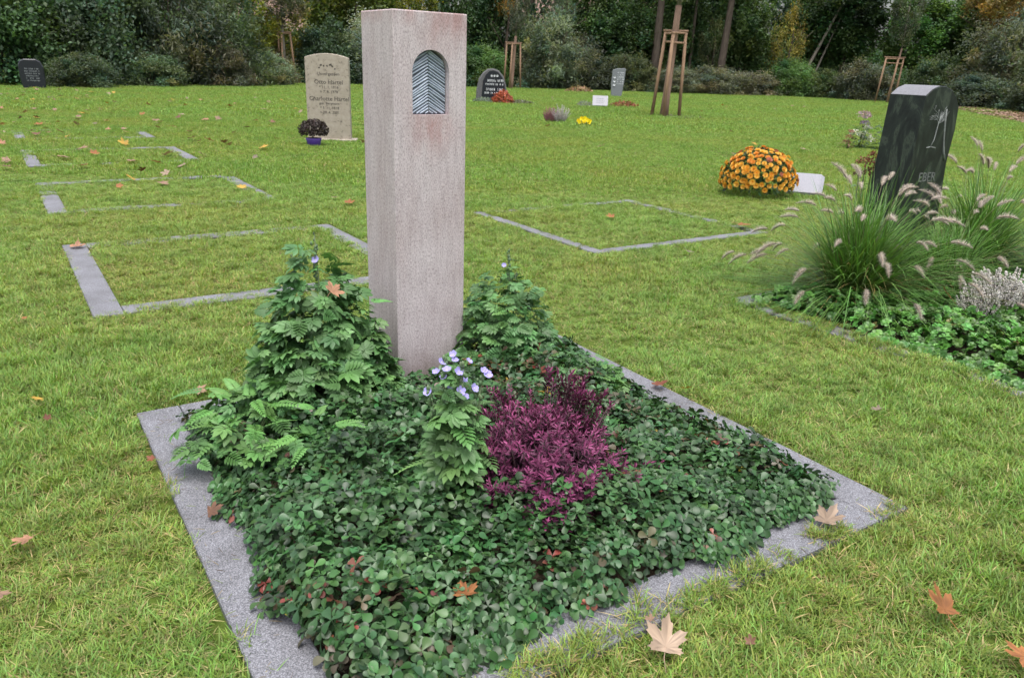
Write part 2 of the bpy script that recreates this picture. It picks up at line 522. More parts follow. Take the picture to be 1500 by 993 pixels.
def keep_lawn(P):
    B, A = toBA(P)
    edge = np.where(P[:, 1] > 8.5, 0.025, np.where(P[:, 1] > 3.6, 0.008, 0.0))
    wob = vnoise(P, 22, 5) * 0.012
    ok = np.ones(len(P), bool)
    for i, (b0, b1, a0, a1) in enumerate(BARE):
        ins = (B > b0 + wob - edge) & (B < b1 + wob + edge) & (A > a0 + wob - edge) & (A < a1 + (wob * 3.5 - 0.03 * np.clip((1.75 - B) / 0.6, 0, 1) if i == 0 else wob * 1.6) + edge)
        ok &= ~ins
    return ok

P0 = fan(0.55, 3.6, 1250, 1.2); P1 = fan(3.6, 8.5, 800, 1.4)
P2 = fan(8.5, 18, 210, 2.0); P3 = fan(18, 62, 32, 3.0)
def lawn_limit(P):
    """the lawn ends at the shrubs"""
    X, Y = P[:, 0], P[:, 1]
    yl = np.interp(X, [-40, -19, -16.5, -12, -0.5, 15.6, 19, 24], [28, 30, 33, 42.5, 48.5, 51.5, 47.5, 47])
    xr = np.interp(Y, [0, 20, 26, 36, 44], [40, 24, 17.0, 20.5, 40])
    return (Y < yl) & (X < xr)
sets = []
for P, ids, sc in ((P0, (0, 6), 0.9), (P1, (0, 6), 0.85), (P2, (6, 10), 0.95), (P3, (10, 13), 1.0)):
    P = P[keep_lawn(P)]
    if P[:, 1].max() > 15: P = P[lawn_limit(P)]
    k = len(P)
    hh = sc * (1 + 0.28 * vnoise(P, 1.1, 9) + 0.22 * vnoise(P, 9, 11))
    # taller fringe where the mower does not reach: along the stone edges
    B, A = toBA(P)
    for (b0, b1, a0, a1) in (BARE[0], BARE[1], BARE[-1]):
        dd = np.maximum.reduce([b0 - B, B - b1, a0 - A, A - a1])
        hh *= np.where((dd > 0) & (dd < 0.05), 0.72, 1.0)
    ins_ = (B > 0) & (B < 1.96) & (A > 0) & (A < 1.88); P[:, 2] = np.where(ins_, 0.021, np.where((B > 3.28) & (B < 3.46) & (A > -0.1) & (A < 1.75), 0.014, 0.0)); hh = np.where(ins_, hh * 0.85, hh)
    hh = np.clip(hh, 0.5, 1.7) * rng.uniform(0.8, 1.2, k)
    sets.append((P, rng.integers(ids[0], ids[1], k), hh * sc))
P = np.concatenate([s[0] for s in sets]); idx = np.concatenate([s[1] for s in sets]); hh = np.concatenate([s[2] for s in sets])
me = bpy.data.meshes.new('lawn_points')
me.vertices.add(len(P)); me.vertices.foreach_set('co', P.astype(np.float32).ravel())
R_ = np.stack([rng.normal(0, 0.12, len(P)), rng.normal(0, 0.12, len(P)), rng.uniform(0, 6.283, len(P))], 1)
S_ = np.stack([np.sqrt(hh), np.sqrt(hh), hh], 1)
for nm, ty, da in (('rot', 'FLOAT_VECTOR', R_), ('scl', 'FLOAT_VECTOR', S_)):
    at = me.attributes.new(nm, ty, 'POINT'); at.data.foreach_set('vector', da.astype(np.float32).ravel())
at = me.attributes.new('pick', 'INT', 'POINT'); at.data.foreach_set('value', idx.astype(np.int32))
grass = place('lawn_grass', me)
tag(grass, kind='stuff'); grass['label'] = 'short yellowish green lawn grass between the graves'; grass['category'] = 'grass'
ng = bpy.data.node_groups.new('scatter_grass', 'GeometryNodeTree')
ng.interface.new_socket('Geometry', in_out='INPUT', socket_type='NodeSocketGeometry')
ng.interface.new_socket('Geometry', in_out='OUTPUT', socket_type='NodeSocketGeometry')
gi, go = ng.nodes.new('NodeGroupInput'), ng.nodes.new('NodeGroupOutput')
ci = ng.nodes.new('GeometryNodeCollectionInfo'); ci.inputs['Collection'].default_value = tufts
ci.inputs['Separate Children'].default_value = True; ci.inputs['Reset Children'].default_value = True
ip = ng.nodes.new('GeometryNodeInstanceOnPoints'); ip.inputs['Pick Instance'].default_value = True
def nattr(nm, ty):
    x = ng.nodes.new('GeometryNodeInputNamedAttribute'); x.data_type = ty; x.inputs['Name'].default_value = nm
    return x.outputs[0]
ng.links.new(gi.outputs[0], ip.inputs['Points']); ng.links.new(ci.outputs[0], ip.inputs['Instance'])
ng.links.new(nattr('pick', 'INT'), ip.inputs['Instance Index'])
ng.links.new(nattr('rot', 'FLOAT_VECTOR'), ip.inputs['Rotation'])
ng.links.new(nattr('scl', 'FLOAT_VECTOR'), ip.inputs['Scale'])
ng.links.new(ip.outputs[0], go.inputs[0])
grass.modifiers.new('scatter', 'NODES').node_group = ng

# ------------------------------------------------------------------ leaf templates
OV = leaflet([(0, 0.02), (0.3, 0.2), (0.6, 0.22), (0.85, 0.11), (1, 0)], 0.25, 0.18)           # pointed oval
OB = leaflet([(0, 0.04), (0.25, 0.16), (0.6, 0.36), (0.82, 0.33), (0.95, 0.19), (0.97, 0.06)], 0.3, 0.2)       # blunt oval
LANCE = leaflet([(0, 0.05), (0.35, 0.14), (0.7, 0.1), (1, 0)], 0.4, 0.15)
def compound(T, items, stem=None, stemcol=(0.8, 0.9, 0.6)):
    """items: (pos, azimuth, pitch, scale, shade)"""
    a = Acc()
    for p, az, pi_, s, sh in items:
        d = np.array([[math.cos(az) * math.cos(pi_), math.sin(az) * math.cos(pi_), math.sin(pi_)]])
        a.scatter(T, frames(d, None, s), np.array([p], float), np.array([[sh, sh, sh]]))
    if stem is not None:
        a.add(*tube(stem, 0.012, 3, False), stemcol)
    return a.template()
TRI = [compound(OB, [((0.12, 0, 0), 0.0, 0.1 + j, 1.0, 1.0), ((0.06, 0.03, 0), 1.75, 0.05 - j, 0.92, 0.95), ((0.06, -0.03, 0), -1.75, 0.12, 0.95, 1.05)],
                stem=[(-0.7, 0, -0.5), (-0.3, 0, -0.12), (0.1, 0, 0)], stemcol=(0.9, 0.9, 0.5)) for j in (-0.1, 0.05, 0.2)]
def frond(n, length, wid, curl=0.35, start=0.25, dec=0.55):
    it = []
    for i in range(n):
        f = i / (n - 1); x = start + (1 - start) * f * 0.86
        s = wid * (1 - dec * f ** 2)
        z = -curl * x * x
        for sg in (-1, 1):
            it.append(((x * length, 0, z * length), sg * (1.15 - 0.5 * f), 0.12 - 0.5 * x * curl, s, 0.92 + 0.16 * random.random()))
    it.append(((0.9 * length, 0, -curl * 0.8 * length), 0, -curl * 0.8, wid * (1 - dec) * 1.35, 1.05))
    xs = np.linspace(0, 0.95, 5)
    return compound(OV, it, stem=[(x * length, 0, -curl * x * x * length) for x in xs])
def palm(n, seed):
    """cut leaf: pointed lobes fanning out from a short midrib"""
    q = random.Random(seed); it = []
    for i in range(n):
        f = (i / (n - 1) - 0.5) * 2
        az = f * 1.75; s = (0.74 - 0.24 * abs(f)) * q.uniform(0.88, 1.1)
        it.append(((0.34 * (1 - abs(f)) ** 0.8 + 0.05, 0.03 * f, 0), az, 0.10 - 0.28 * (1 - abs(f)) + q.uniform(-0.1, 0.1), s, q.uniform(0.85, 1.12)))
    for sg in (-1, 1): it.append(((-0.02, 0.0, 0), sg * 2.1, 0.05, 0.36, 0.95))
    return compound(OVW, it, stem=[(-0.75, 0, -0.35), (-0.3, 0, -0.08), (0.2, 0, 0)])
OVW = leaflet([(0, 0.04), (0.3, 0.2), (0.55, 0.25), (0.8, 0.15), (1, 0)], 0.3, 0.22)
PALM = [palm(7, 1), palm(9, 2), palm(7, 3), frond(5, 0.95, 0.6, 0.5, 0.35, 0.3)]
FERN = [frond(9, 1.7, 0.42, 0.28, 0.14, 0.6), frond(10, 1.9, 0.38, 0.4, 0.12, 0.6)]
ROSE = compound(OB, [((0, 0, 0.02 * (i % 2)), i * 2 * math.pi / 7 + 0.2, 0.15 + 0.35 * (i % 2), 1.0 - 0.25 * (i % 2), 0.92 + 0.2 * (i % 2)) for i in range(9)])
ICO1, ICO2 = ico(1), ico(2)

def jit(k, base, h=0.18, g=0.06):
    """k leaf colours round a base colour"""
    b = np.asarray(base, float)
    return np.clip(b * rng.uniform(1 - h, 1 + h, (k, 1)) * (1 + rng.normal(0, g, (k, 3))), 0.002, 1)

# ------------------------------------------------------------------ the stele
import bmesh
def make_stele():
    W, Dp, H = 0.305, 0.25, 1.468
    cx0, r0, zb, zs, dep = 0.152, 0.077, 1.116, 1.264, 0.034
    root = thing('stele', 'tall reddish grey stone stele with an arched feather relief in the foreground', 'gravestone', (-0.449, 2.895, 0), rad(36.5))
    bm = bmesh.new()
    bmesh.ops.create_cube(bm, size=1.0)
    for v in bm.verts:
        v.co = ((v.co.x + 0.5) * W, (v.co.y + 0.5) * Dp, (v.co.z + 0.5) * (H + 0.1) - 0.1)
    bmesh.ops.bevel(bm, geom=list(bm.edges), offset=0.004, segments=2, affect='EDGES', profile=0.5)
    fr = max((f for f in bm.faces if f.normal.y < -0.99), key=lambda f: f.calc_area())
    ring = list(fr.edges)
    bmesh.ops.delete(bm, geom=[fr], context='FACES_ONLY')
    arch = [(cx0 - r0, zb), (cx0 + r0, zb)] + [(cx0 + r0 * math.cos(a), zs + r0 * math.sin(a)) for a in np.linspace(0, math.pi, 25)]
    av = [bm.verts.new((x, 0, z)) for x, z in arch]
    ae = [bm.edges.new((av[i], av[(i + 1) % len(av)])) for i in range(len(av))]
    bmesh.ops.triangle_fill(bm, edges=ring + ae, use_beauty=True)
    bv = [bm.verts.new((x, dep, z)) for x, z in arch]
    for i in range(len(av)):
        j = (i + 1) % len(av)
        bm.faces.new((av[i], av[j], bv[j], bv[i]))
    bm.faces.new(bv)
    bmesh.ops.recalc_face_normals(bm, faces=list(bm.faces))
    me = bpy.data.meshes.new('shaft'); bm.to_mesh(me); bm.free()
    place('shaft', me, M['stele'], root)
    def half(z):                      # half width of the arch at a height
        if z < zb or z > zs + r0: return 0.0
        return r0 if z < zs else math.sqrt(max(0, r0 * r0 - (z - zs) ** 2))
    # backing sheet, then the barbs of the feather as slim bars
    e = 0.0015
    o = [(cx0 + (x - cx0) * 0.985, zb + e + (z - zb) * 0.985) for x, z in arch]
    V, F = prism(o, dep - 0.007, dep - 0.001)
    panel = Acc().add(V, F).build('relief_panel', M['relief_dark'], root, smooth=False)
    a = Acc(); r = random.Random(3)
    for sg in (-1, 1):
        z = zb - 0.05
        while z < zs + r0 - 0.004:
            z += 0.0105 * r.uniform(0.85, 1.15)
            sl = -math.tan(rad(30 + r.uniform(-2.5, 2.5)))
            t0, t1 = None, None
            for q in np.linspace(0.0015, r0, 60):          # clip the bar to the arch
                zz = z + sl * q + 0.045 * 0
                ok = zb + 0.004 < zz and q < half(zz) - 0.003
                if ok and t0 is None: t0 = q
                if ok: t1 = q
            if t0 is None or t1 - t0 < 0.004: continue
            hw = 0.0033 * r.uniform(0.85, 1.15)
            yb, yf = dep - 0.0071, dep - 0.0105 - 0.002 * r.random()
            P = []
            for q in (t0, t1):
                x = cx0 + sg * q; zz = z + sl * q
                lift = 0.004 * (1 - q / r0)
                P += [(x, yb, zz - hw), (x, yf - lift, zz - hw * 0.4), (x, yf - lift, zz + hw * 0.4), (x, yb, zz + hw)]
            a.add(P, [(0, 1, 5, 4), (1, 2, 6, 5), (2, 3, 7, 6), (0, 3, 2, 1), (4, 5, 6, 7)])
    a.build('feather_relief', M['relief'], panel, smooth=False)
make_stele()

# ------------------------------------------------------------------ the near grave: soil, ground cover
def smooth(x): 
    x = np.clip(x, 0, 1); return x * x * (3 - 2 * x)
def mound(B, A, box_, h, soft):
    b0, b1, a0, a1 = box_
    e = np.minimum.reduce([B - b0, b1 - B, A - a0, a1 - A])
    return 0.012 + h * smooth(e / soft), e
def soil_bed(label, box_, h, soft, n=40):
    b0, b1, a0, a1 = box_
    a = Acc(); V = []
    for i in range(n + 1):
        for j in range(n + 1):
            B = b0 + (b1 - b0) * i / n; A = a0 + (a1 - a0) * j / n
            z, e = mound(B, A, box_, h, soft)
            V.append(G(B, A, float(z) - 0.01 + (0.006 * random.random() if e > 0.02 else 0)))
    F = [(i * (n + 1) + j, i * (n + 1) + j + 1, (i + 1) * (n + 1) + j + 1, (i + 1) * (n + 1) + j) for i in range(n) for j in range(n)]
    tag(a.add(V, F).build('soil', M['soil']), kind='structure')
NB = (0.153, 1.807, 0.153, 1.727)
soil_bed('near', NB, 0.085, 0.3)

def cover(name, label, N, box_, h, soft, templates, size, base, mat, layer, odd=None, holes=(), over=0.05, floor=0.018):
    b0, b1, a0, a1 = box_
    B = rng.uniform(b0 - over, b1 + over, N); A = rng.uniform(a0 - over, a1 + over, N)
    P2_ = np.stack([B, A], 1)
    z, e = mound(B, A, box_, h, soft)
    keep = e > (-over * 0.55 + over * 0.45 * vnoise(P2_, 9, 21))
    for (hb, ha, hr) in holes:
        keep &= ((B - hb) ** 2 + (A - ha) ** 2) > hr * hr
    B, A, z, e = B[keep], A[keep], z[keep], e[keep]; k = len(B)
    lay = rng.uniform(0, 1, k) ** 0.7
    und = 1 + 0.75 * vnoise(np.stack([B, A], 1), 11, 4)
    P = ORG + np.outer(B, bx) + np.outer(A, ax)
    P[:, 2] = np.maximum(z, floor) + lay * layer * np.clip(und, 0.25, 1.75) * np.clip(0.55 + e / 0.12, 0.35, 1)
    c = np.array([(b0 + b1) / 2, (a0 + a1) / 2])
    # leaves near the rim lean outwards
    ob = np.where(np.abs(B - c[0]) / (b1 - b0) > np.abs(A - c[1]) / (a1 - a0), np.sign(B - c[0]), 0); oa = np.where(ob == 0, np.sign(A - c[1]), 0)
    out = np.outer(ob, bx) + np.outer(oa, ax)
    rim = np.clip(1 - e / 0.12, 0, 1)[:, None] * 0.9
    up = norm(np.array([0, 0, 1.0]) + out * rim + rng.normal(0, 0.42, (k, 3)))
    d = rdir(k, -0.15, 0.2)
    d = d - (d * up).sum(1, keepdims=True) * up
    col = jit(k, base, 0.5, 0.1)
    # each plant has its own tone
    pt = vnoise(np.stack([B, A], 1), 7, 8)[:, None]
    col = col * (1 + 0.14 * pt)
    if odd is not None:
        for frac, cc in odd:
            m = rng.random(k) < frac * np.clip(1 + 1.6 * vnoise(np.stack([B, A], 1), 6, 31), 0, 4)
            col[m] = jit(m.sum(), cc, 0.3, 0.1)
            P[m, 2] -= 0.008
    a = Acc()
    which = rng.integers(0, len(templates), k)
    s = size * rng.uniform(0.5, 1.35, k)
    for i, T in enumerate(templates):
        m = which == i
        a.scatter(T, frames(d[m], up[m], s[m]), P[m], col[m])
    o = a.build(name, mat)
    tag(o, label, 'ground cover', kind='stuff')
    return o
cover('ground_cover', 'dark green three leaved ground cover filling the near grave', 13600, (0.142, 1.79, 0.17, 1.742), 0.08, 0.3, TRI, 0.0265,
      (0.034, 0.086, 0.027), M['cover_leaf'], 0.08, over=0.07, floor=0.034,
      odd=[(0.02, (0.15, 0.055, 0.035)), (0.008, (0.20, 0.045, 0.035)), (0.005, (0.33, 0.22, 0.03)), (0.07, (0.075, 0.06, 0.035)), (0.10, (0.05, 0.12, 0.04))],
      holes=[(1.09, 0.19, 0.14), (1.06, 0.33, 0.11)])

# ------------------------------------------------------------------ leafy flowering plants (pinnate leaves, lilac flowers)
LEAF_G = (0.075, 0.165, 0.055)
LILAC = (0.40, 0.36, 0.78)
def flower5(r=1.0):
    a = Acc()
    T = leaflet([(0.05, 0.1), (0.5, 0.42), (0.85, 0.4), (1.0, 0.15)], 0.15, -0.2)
    for i in range(5):
        d = np.array([[math.cos(i * 1.2566), math.sin(i * 1.2566), 0.25]])
        a.scatter(T, frames(d, None, 1.0), np.zeros((1, 3)), np.array([LILAC]) * (0.85 + 0.3 * random.random()))
    a.scatter(ICO1, np.eye(3)[None] * 0.14, np.array([[0, 0, 0.08]]), np.array([[0.75, 0.7, 0.45]]))
    return a.template()
FL5 = flower5()
FLOWER_ME = Acc().scatter(FL5, np.eye(3)[None], np.zeros((1, 3)), np.ones((1, 3))).mesh('flower', M['petal'])

def leafy_plant(name, label, base, R, H, n, nfern, size, top=(0, 0), spikes=(), color=LEAF_G, group=None, ferns_dir=None, power=1.3, sq=(1, 1), cat='plant'):
    """a clump of stems: leaves on a dome of radius R and height H; spikes = (dx, dy, z, buds, flowers)"""
    base = np.asarray(base, float)
    root = thing(name, label, cat, tuple(base), 0, group)
    th = rng.uniform(0, 2 * np.pi, n); rr = R * np.sqrt(rng.random(n))
    x, y = rr * np.cos(th) * sq[0], rr * np.sin(th) * sq[1]
    top = np.asarray(top, float)
    hz = H * np.clip(1 - (rr / R) ** power, 0.02, 1) * (1 + 0.14 * np.sin(th * 5 + 1) + 0.12 * np.sin(th * 2 + base[0] * 9) + rng.normal(0, 0.06, n))
    z = hz * np.clip(1 - 0.75 * rng.random(n) ** 1.6, 0.15, 1) + 0.04
    x = x + top[0] * z / H; y = y + top[1] * z / H
    P = np.stack([x, y, z], 1)
    outd = norm(np.stack([np.cos(th + rng.normal(0, 1.1, n)), np.sin(th + rng.normal(0, 1.1, n)), rng.uniform(-0.25, 0.5, n)], 1))
    up = norm(np.stack([0.55 * np.cos(th), 0.55 * np.sin(th), np.ones(n)], 1) + rng.normal(0, 0.34, (n, 3)))
    a = Acc(); w = rng.integers(0, len(PALM), n); s = size * rng.uniform(0.55, 1.2, n)
    col = jit(n, color, 0.3, 0.06)
    for i, T in enumerate(PALM):
        m = w == i
        a.scatter(T, frames(outd[m], up[m], s[m]), P[m] - outd[m] * (s[m] * 0.3)[:, None], col[m])
    if nfern:
        th = rng.uniform(0, 2 * np.pi, nfern) if ferns_dir is None else rng.normal(ferns_dir, 0.75, nfern)
        q = rng.uniform(0.2, 0.62, nfern)
        P = np.stack([R * q * np.cos(th) * sq[0], R * q * np.sin(th) * sq[1], 0.06 + 0.12 * rng.random(nfern)], 1)
        d = np.stack([np.cos(th), np.sin(th), rng.uniform(-0.1, 0.4, nfern)], 1)
        up = np.array([0, 0, 1.0]) + rng.normal(0, 0.25, (nfern, 3))
        w = rng.integers(0, 2, nfern)
        for i in (0, 1):
            m = w == i
            a.scatter(FERN[i], frames(d[m], up[m], size * rng.uniform(0.8, 1.15, m.sum())), P[m], jit(m.sum(), np.asarray(color) * (1.1, 1.15, 1.0), 0.25, 0.05))
    a.build('foliage', M['soft_leaf'], root)
    st = Acc()
    for i in range(14):
        t_ = rng.uniform(0, 6.28); q = R * 0.6 * rng.random() ** 0.5
        e = np.array([q * math.cos(t_) * sq[0], q * math.sin(t_) * sq[1], H * (1 - (q / R) ** power) * 0.85])
        e[:2] += top * e[2] / H
        b0 = np.array([e[0] * 0.35, e[1] * 0.35, -0.01])
        st.add(*tube([b0, (b0 * 0.4 + e * 0.6) * np.array([0.9, 0.9, 1]), e], [0.004, 0.003, 0.002], 5), (0.09, 0.13, 0.05))
    fl = []
    for (dx, dy, zt, nb, flw) in spikes:
        p0 = np.array([dx * 0.5, dy * 0.5, zt * 0.3]); p1 = np.array([dx, dy, zt])
        st.add(*tube([p0, (p0 + p1) / 2 + np.array([0.008, 0, 0]), p1], [0.0035, 0.003, 0.0018], 5), (0.09, 0.13, 0.06))
        for k in range(nb):
            f = rng.uniform(0.62, 1.0); c = p0 + (p1 - p0) * f + rng.normal(0, 0.006, 3) * (1.6 - f)
            st.scatter(ICO1, np.eye(3)[None] * np.array([0.0045, 0.0045, 0.008]) * rng.uniform(0.7, 1.3), c[None], jit(1, (0.10, 0.16, 0.08)))
        fl += [(np.array(f_), True) for f_ in flw]
    st.build('stems', M['stem'], root)
    for c, _ in fl:
        o = place('flower', FLOWER_ME, None, root, loc=tuple(c), rot=(rng.uniform(0.2, 1.0), rng.uniform(-0.4, 0.4), rng.uniform(-0.6, 0.9)), scale=(0.0155 * rng.uniform(0.7, 1.05),) * 3)
    return root

leafy_plant('flowering_plant', 'large bushy green plant with cut leaves at the left side of the stele', G(0.60, 0.37, 0.06), 0.31, 0.45, 760, 10, 0.072,
            top=(-0.02, 0.08), spikes=[(-0.03, 0.09, 0.645, 34, [(-0.025, 0.075, 0.55)]), (-0.12, 0.1, 0.56, 14, [])], ferns_dir=rad(215), sq=(0.95, 0.85), power=2.2)
leafy_plant('fern_leaved_plant', 'low light green fern leaved plant at the back left corner of the near grave', G(0.30, 0.47, 0.05), 0.25, 0.13, 90, 26, 0.062,
            color=(0.085, 0.185, 0.055), sq=(1, 1.15), power=1.6)
leafy_plant('fern_leaved_plant', 'few light fern leaves in the ground cover left of the lilac flowered plant', G(0.42, 0.80, 0.07), 0.16, 0.08, 14, 13, 0.06,
            color=(0.085, 0.185, 0.055), power=1.6)
leafy_plant('flowering_plant', 'green bushy plant with one tall thin bud stalk at the right side of the stele', G(1.40, 0.36, 0.05), 0.25, 0.37, 640, 8, 0.05,
            spikes=[(0.01, 0.02, 0.54, 22, [(-0.01, 0.005, 0.47)]), (0.04, 0.0, 0.44, 8, [])], power=2.6)
r_ = np.random.default_rng(5)
mid_flowers = [(x * 1.05, y, z + 0.085) for x, y, z in [(-0.035, 0.0, 0.385), (0.0, -0.01, 0.395), (0.02, 0.0, 0.335), (-0.015, -0.02, 0.315), (0.075, 0.01, 0.36), (0.085, 0.005, 0.35), (0.01, -0.015, 0.365), (-0.07, -0.01, 0.30), (0.015, -0.02, 0.31), (-0.03, -0.01, 0.345), (-0.05, 0.0, 0.355), (0.035, 0.0, 0.39), (0.05, -0.01, 0.315), (-0.005, 0.0, 0.41), (-0.02, -0.02, 0.37), (0.025, -0.02, 0.29)]]
leafy_plant('flowering_plant', 'slim upright plant with a cluster of lilac flowers in front of the stele', G(0.68, 1.23, 0.05), 0.105, 0.39, 170, 6, 0.062,
            spikes=[(-0.03, 0.0, 0.485, 46, mid_flowers), (0.02, -0.01, 0.475, 44, []), (0.075, 0.01, 0.445, 24, []), (-0.07, -0.01, 0.40, 24, [])], ferns_dir=rad(190), power=2.6, color=(0.085, 0.175, 0.058))
leafy_plant('leafy_plant', 'low light green leafy plant behind the purple shrub near the right stone edge', G(1.56, 0.66, 0.05), 0.22, 0.075, 300, 6, 0.036,
            color=(0.08, 0.175, 0.05), sq=(1, 1.1), power=3)
# ------------------------------------------------------------------ purple shrub
def make_hebe():
    root = thing('purple_shrub', 'dark purple low shrub with magenta shoot tips in the near grave', 'shrub', tuple(G(0.96, 1.24, 0.04)))
    a = Acc(); sh = []
    N = 1000
    d = rdir(N, 0.0, 1.0)
    rad3 = np.array([0.30, 0.32, 0.26])
    tips = d * rad3 * rng.uniform(0.72, 1.06, (N, 1))
    for (dx, dy, h, n, sp) in ((0.10, 0.24, 0.32, 26, 0.045), (0.19, 0.18, 0.29, 20, 0.04), (-0.10, 0.20, 0.25, 16, 0.04), (0.05, 0.08, 0.26, 16, 0.08), (0.36, 0.03, 0.10, 7, 0.025), (0.28, -0.1, 0.14, 8, 0.04)):
        q = rng.normal(0, sp, (n, 3)); q[:, 2] = -np.abs(rng.normal(0, 0.06, n))
        tips = np.concatenate([tips, np.array([dx, dy, h]) + q])
    stems = Acc()
    for tp in tips:
        axis = norm(np.array([[tp[0] * 1.2, tp[1] * 1.2, abs(tp[2]) + 0.2]]) + rng.normal(0, 0.13, (1, 3)))[0]
        L = rng.uniform(0.06, 0.09); n = 11
        bright = rng.uniform(0.55, 1.3)
        u = norm(np.cross(axis, [0.3, 0.5, 0.8])); w = np.cross(axis, u)
        f = np.repeat(np.linspace(0, 1, n), 2); ang = np.arange(2 * n) * np.pi + np.repeat(np.arange(n), 2) * np.pi / 2 + rng.normal(0, 0.25, 2 * n)
        rd = np.outer(np.cos(ang), u) + np.outer(np.sin(ang), w)
        tilt = np.interp(f, [0, 0.7, 1], [0.15, 0.55, 2.0])[:, None]
        dd = norm(rd + axis * tilt)
        Pp = tp - axis * L * (1 - f)[:, None]
        low, mid_, hi = np.array([0.045, 0.024, 0.036]), np.array([0.12, 0.026, 0.07]), np.array([0.27, 0.06, 0.16])
        cc = np.where(f[:, None] < 0.6, low + (mid_ - low) * f[:, None] / 0.6, mid_ + (hi - mid_) * (f[:, None] - 0.6) / 0.4) * bright * rng.uniform(0.75, 1.25, (2 * n, 1))
        a.scatter(LANCE, frames(dd, axis[None].repeat(2 * n, 0), 0.026 * np.interp(f, [0, 0.8, 1], [1.0, 1.0, 0.6]) * rng.uniform(0.8, 1.15, 2 * n)), Pp, cc)
        stems.add(*tube([np.array([tp[0] * 0.2, tp[1] * 0.2, -0.03]), tp * np.array([0.75, 0.75, 0.55]), tp], [0.004, 0.003, 0.0015], 4), (0.06, 0.03, 0.035))
    a.build('foliage', M['hebe_leaf'], root)
    stems.build('stems', M['stem'], root)
make_hebe()

# ------------------------------------------------------------------ bed with the dark headstone
BB = (3.432, 6.258, 0.065, 1.607)
soil_bed('bed', BB, 0.04, 0.2, 30)
cover('ground_cover', 'bright green rosettes of ground cover in front of the dark headstone', 9500, BB, 0.05, 0.2, [ROSE], 0.025,
      (0.07, 0.175, 0.032), M['cover_leaf'], 0.065, odd=[(0.02, (0.2, 0.17, 0.06))], over=0.09)

def engraved(parent, txt, size, loc, rot, mat, name='inscription', depth=0.001, align='CENTER'):
    cu = bpy.data.curves.new('lettering', 'FONT'); cu.body = txt; cu.size = size; cu.extrude = depth; cu.align_x = align; cu.resolution_u = 2
    tmp = bpy.data.objects.new('tmp', cu); COL.objects.link(tmp)
    dg = bpy.context.evaluated_depsgraph_get()
    me = bpy.data.meshes.new_from_object(tmp.evaluated_get(dg))
    bpy.data.objects.remove(tmp)
    me.materials.clear()
    return place(name, me, mat, parent, loc=loc, rot=rot)

def make_dark_stone():
    root = thing('headstone', 'tall dark polished headstone with a pale carved tree behind the ornamental grass', 'gravestone', (2.516, 5.10, 0), rad(31))
    W, Dp, H = 0.37, 0.25, 1.232
    o = []
    top = [(0.0, H - 0.03), (0.06, H + 0.01), (0.13, H + 0.03), (0.19, H + 0.03), (0.27, H + 0.005), (0.33, H - 0.04), (W, H - 0.09)]
    o = [(-0.06, -0.1), (W + 0.03, -0.1), (W + 0.02, 0.45), (W - 0.005, 0.8)] + [(W + 0.012, 1.0)] + top[::-1] + [(-0.035, 0.55)]
    V, F = prism(o, 0, Dp, 0.004)
    body = Acc().add(V, F).build('stone_body', M['dark_stone'], root, smooth=False)
    # same dark stone on top; a pale sheet paints in its sky reflection
    a = Acc(); n = len(top)
    Vt = [(x, y, z + 0.002) for x, z in top for y in (0.004, Dp - 0.004)]
    a.add(Vt, [(2 * i, 2 * i + 1, 2 * i + 3, 2 * i + 2) for i in range(n - 1)])
    a.build('sheen_top', M['sky_sheen'], root)
    tr = Acc(); y = -0.0005
    def line(pts, r): tr.add(*tube([(x * 0.78 - 0.01, y, 0.89 + (z - 0.8) * 0.78) for x, z in pts], r, 5), (1, 1, 1))
    line([(0.205, 0.80), (0.235, 0.86), (0.245, 0.95), (0.25, 1.0), (0.27, 1.05)], 0.004)
    line([(0.15, 0.795), (0.21, 0.80), (0.28, 0.79)], 0.0035)
    rr = random.Random(4)
    for k in range(16):
        a0 = rr.uniform(0.2, 2.9); L = rr.uniform(0.05, 0.12); x0, z0 = 0.25, rr.uniform(0.98, 1.03)
        p = [(x0, z0), (x0 + 0.5 * L * math.cos(a0), z0 + 0.5 * L * math.sin(a0)), (x0 + L * math.cos(a0 + 0.3), min(z0 + L * math.sin(a0 + 0.3), 1.15))]
        line(p, [0.002, 0.0016, 0.001])
        for j in range(4):
            b = a0 + rr.uniform(-1, 1); l2 = rr.uniform(0.015, 0.04); q = p[1 + j % 2]
            line([q, (q[0] + l2 * math.cos(b), min(q[1] + l2 * math.sin(b), 1.16))], [0.0015, 0.0008])
    # the pale vein beside the tree
    line([(0.325, 1.10), (0.335, 1.0), (0.355, 0.92), (0.375, 0.84), (0.40, 0.76), (0.44, 0.69)], [0.005, 0.008, 0.007, 0.006, 0.009, 0.01])
    tr.build('carved_tree', M['engrave'], root)
    engraved(root, 'EBER', 0.085, (0.18, -0.0006, 0.67), (rad(90), 0, 0), M['engrave_text'])
make_dark_stone()

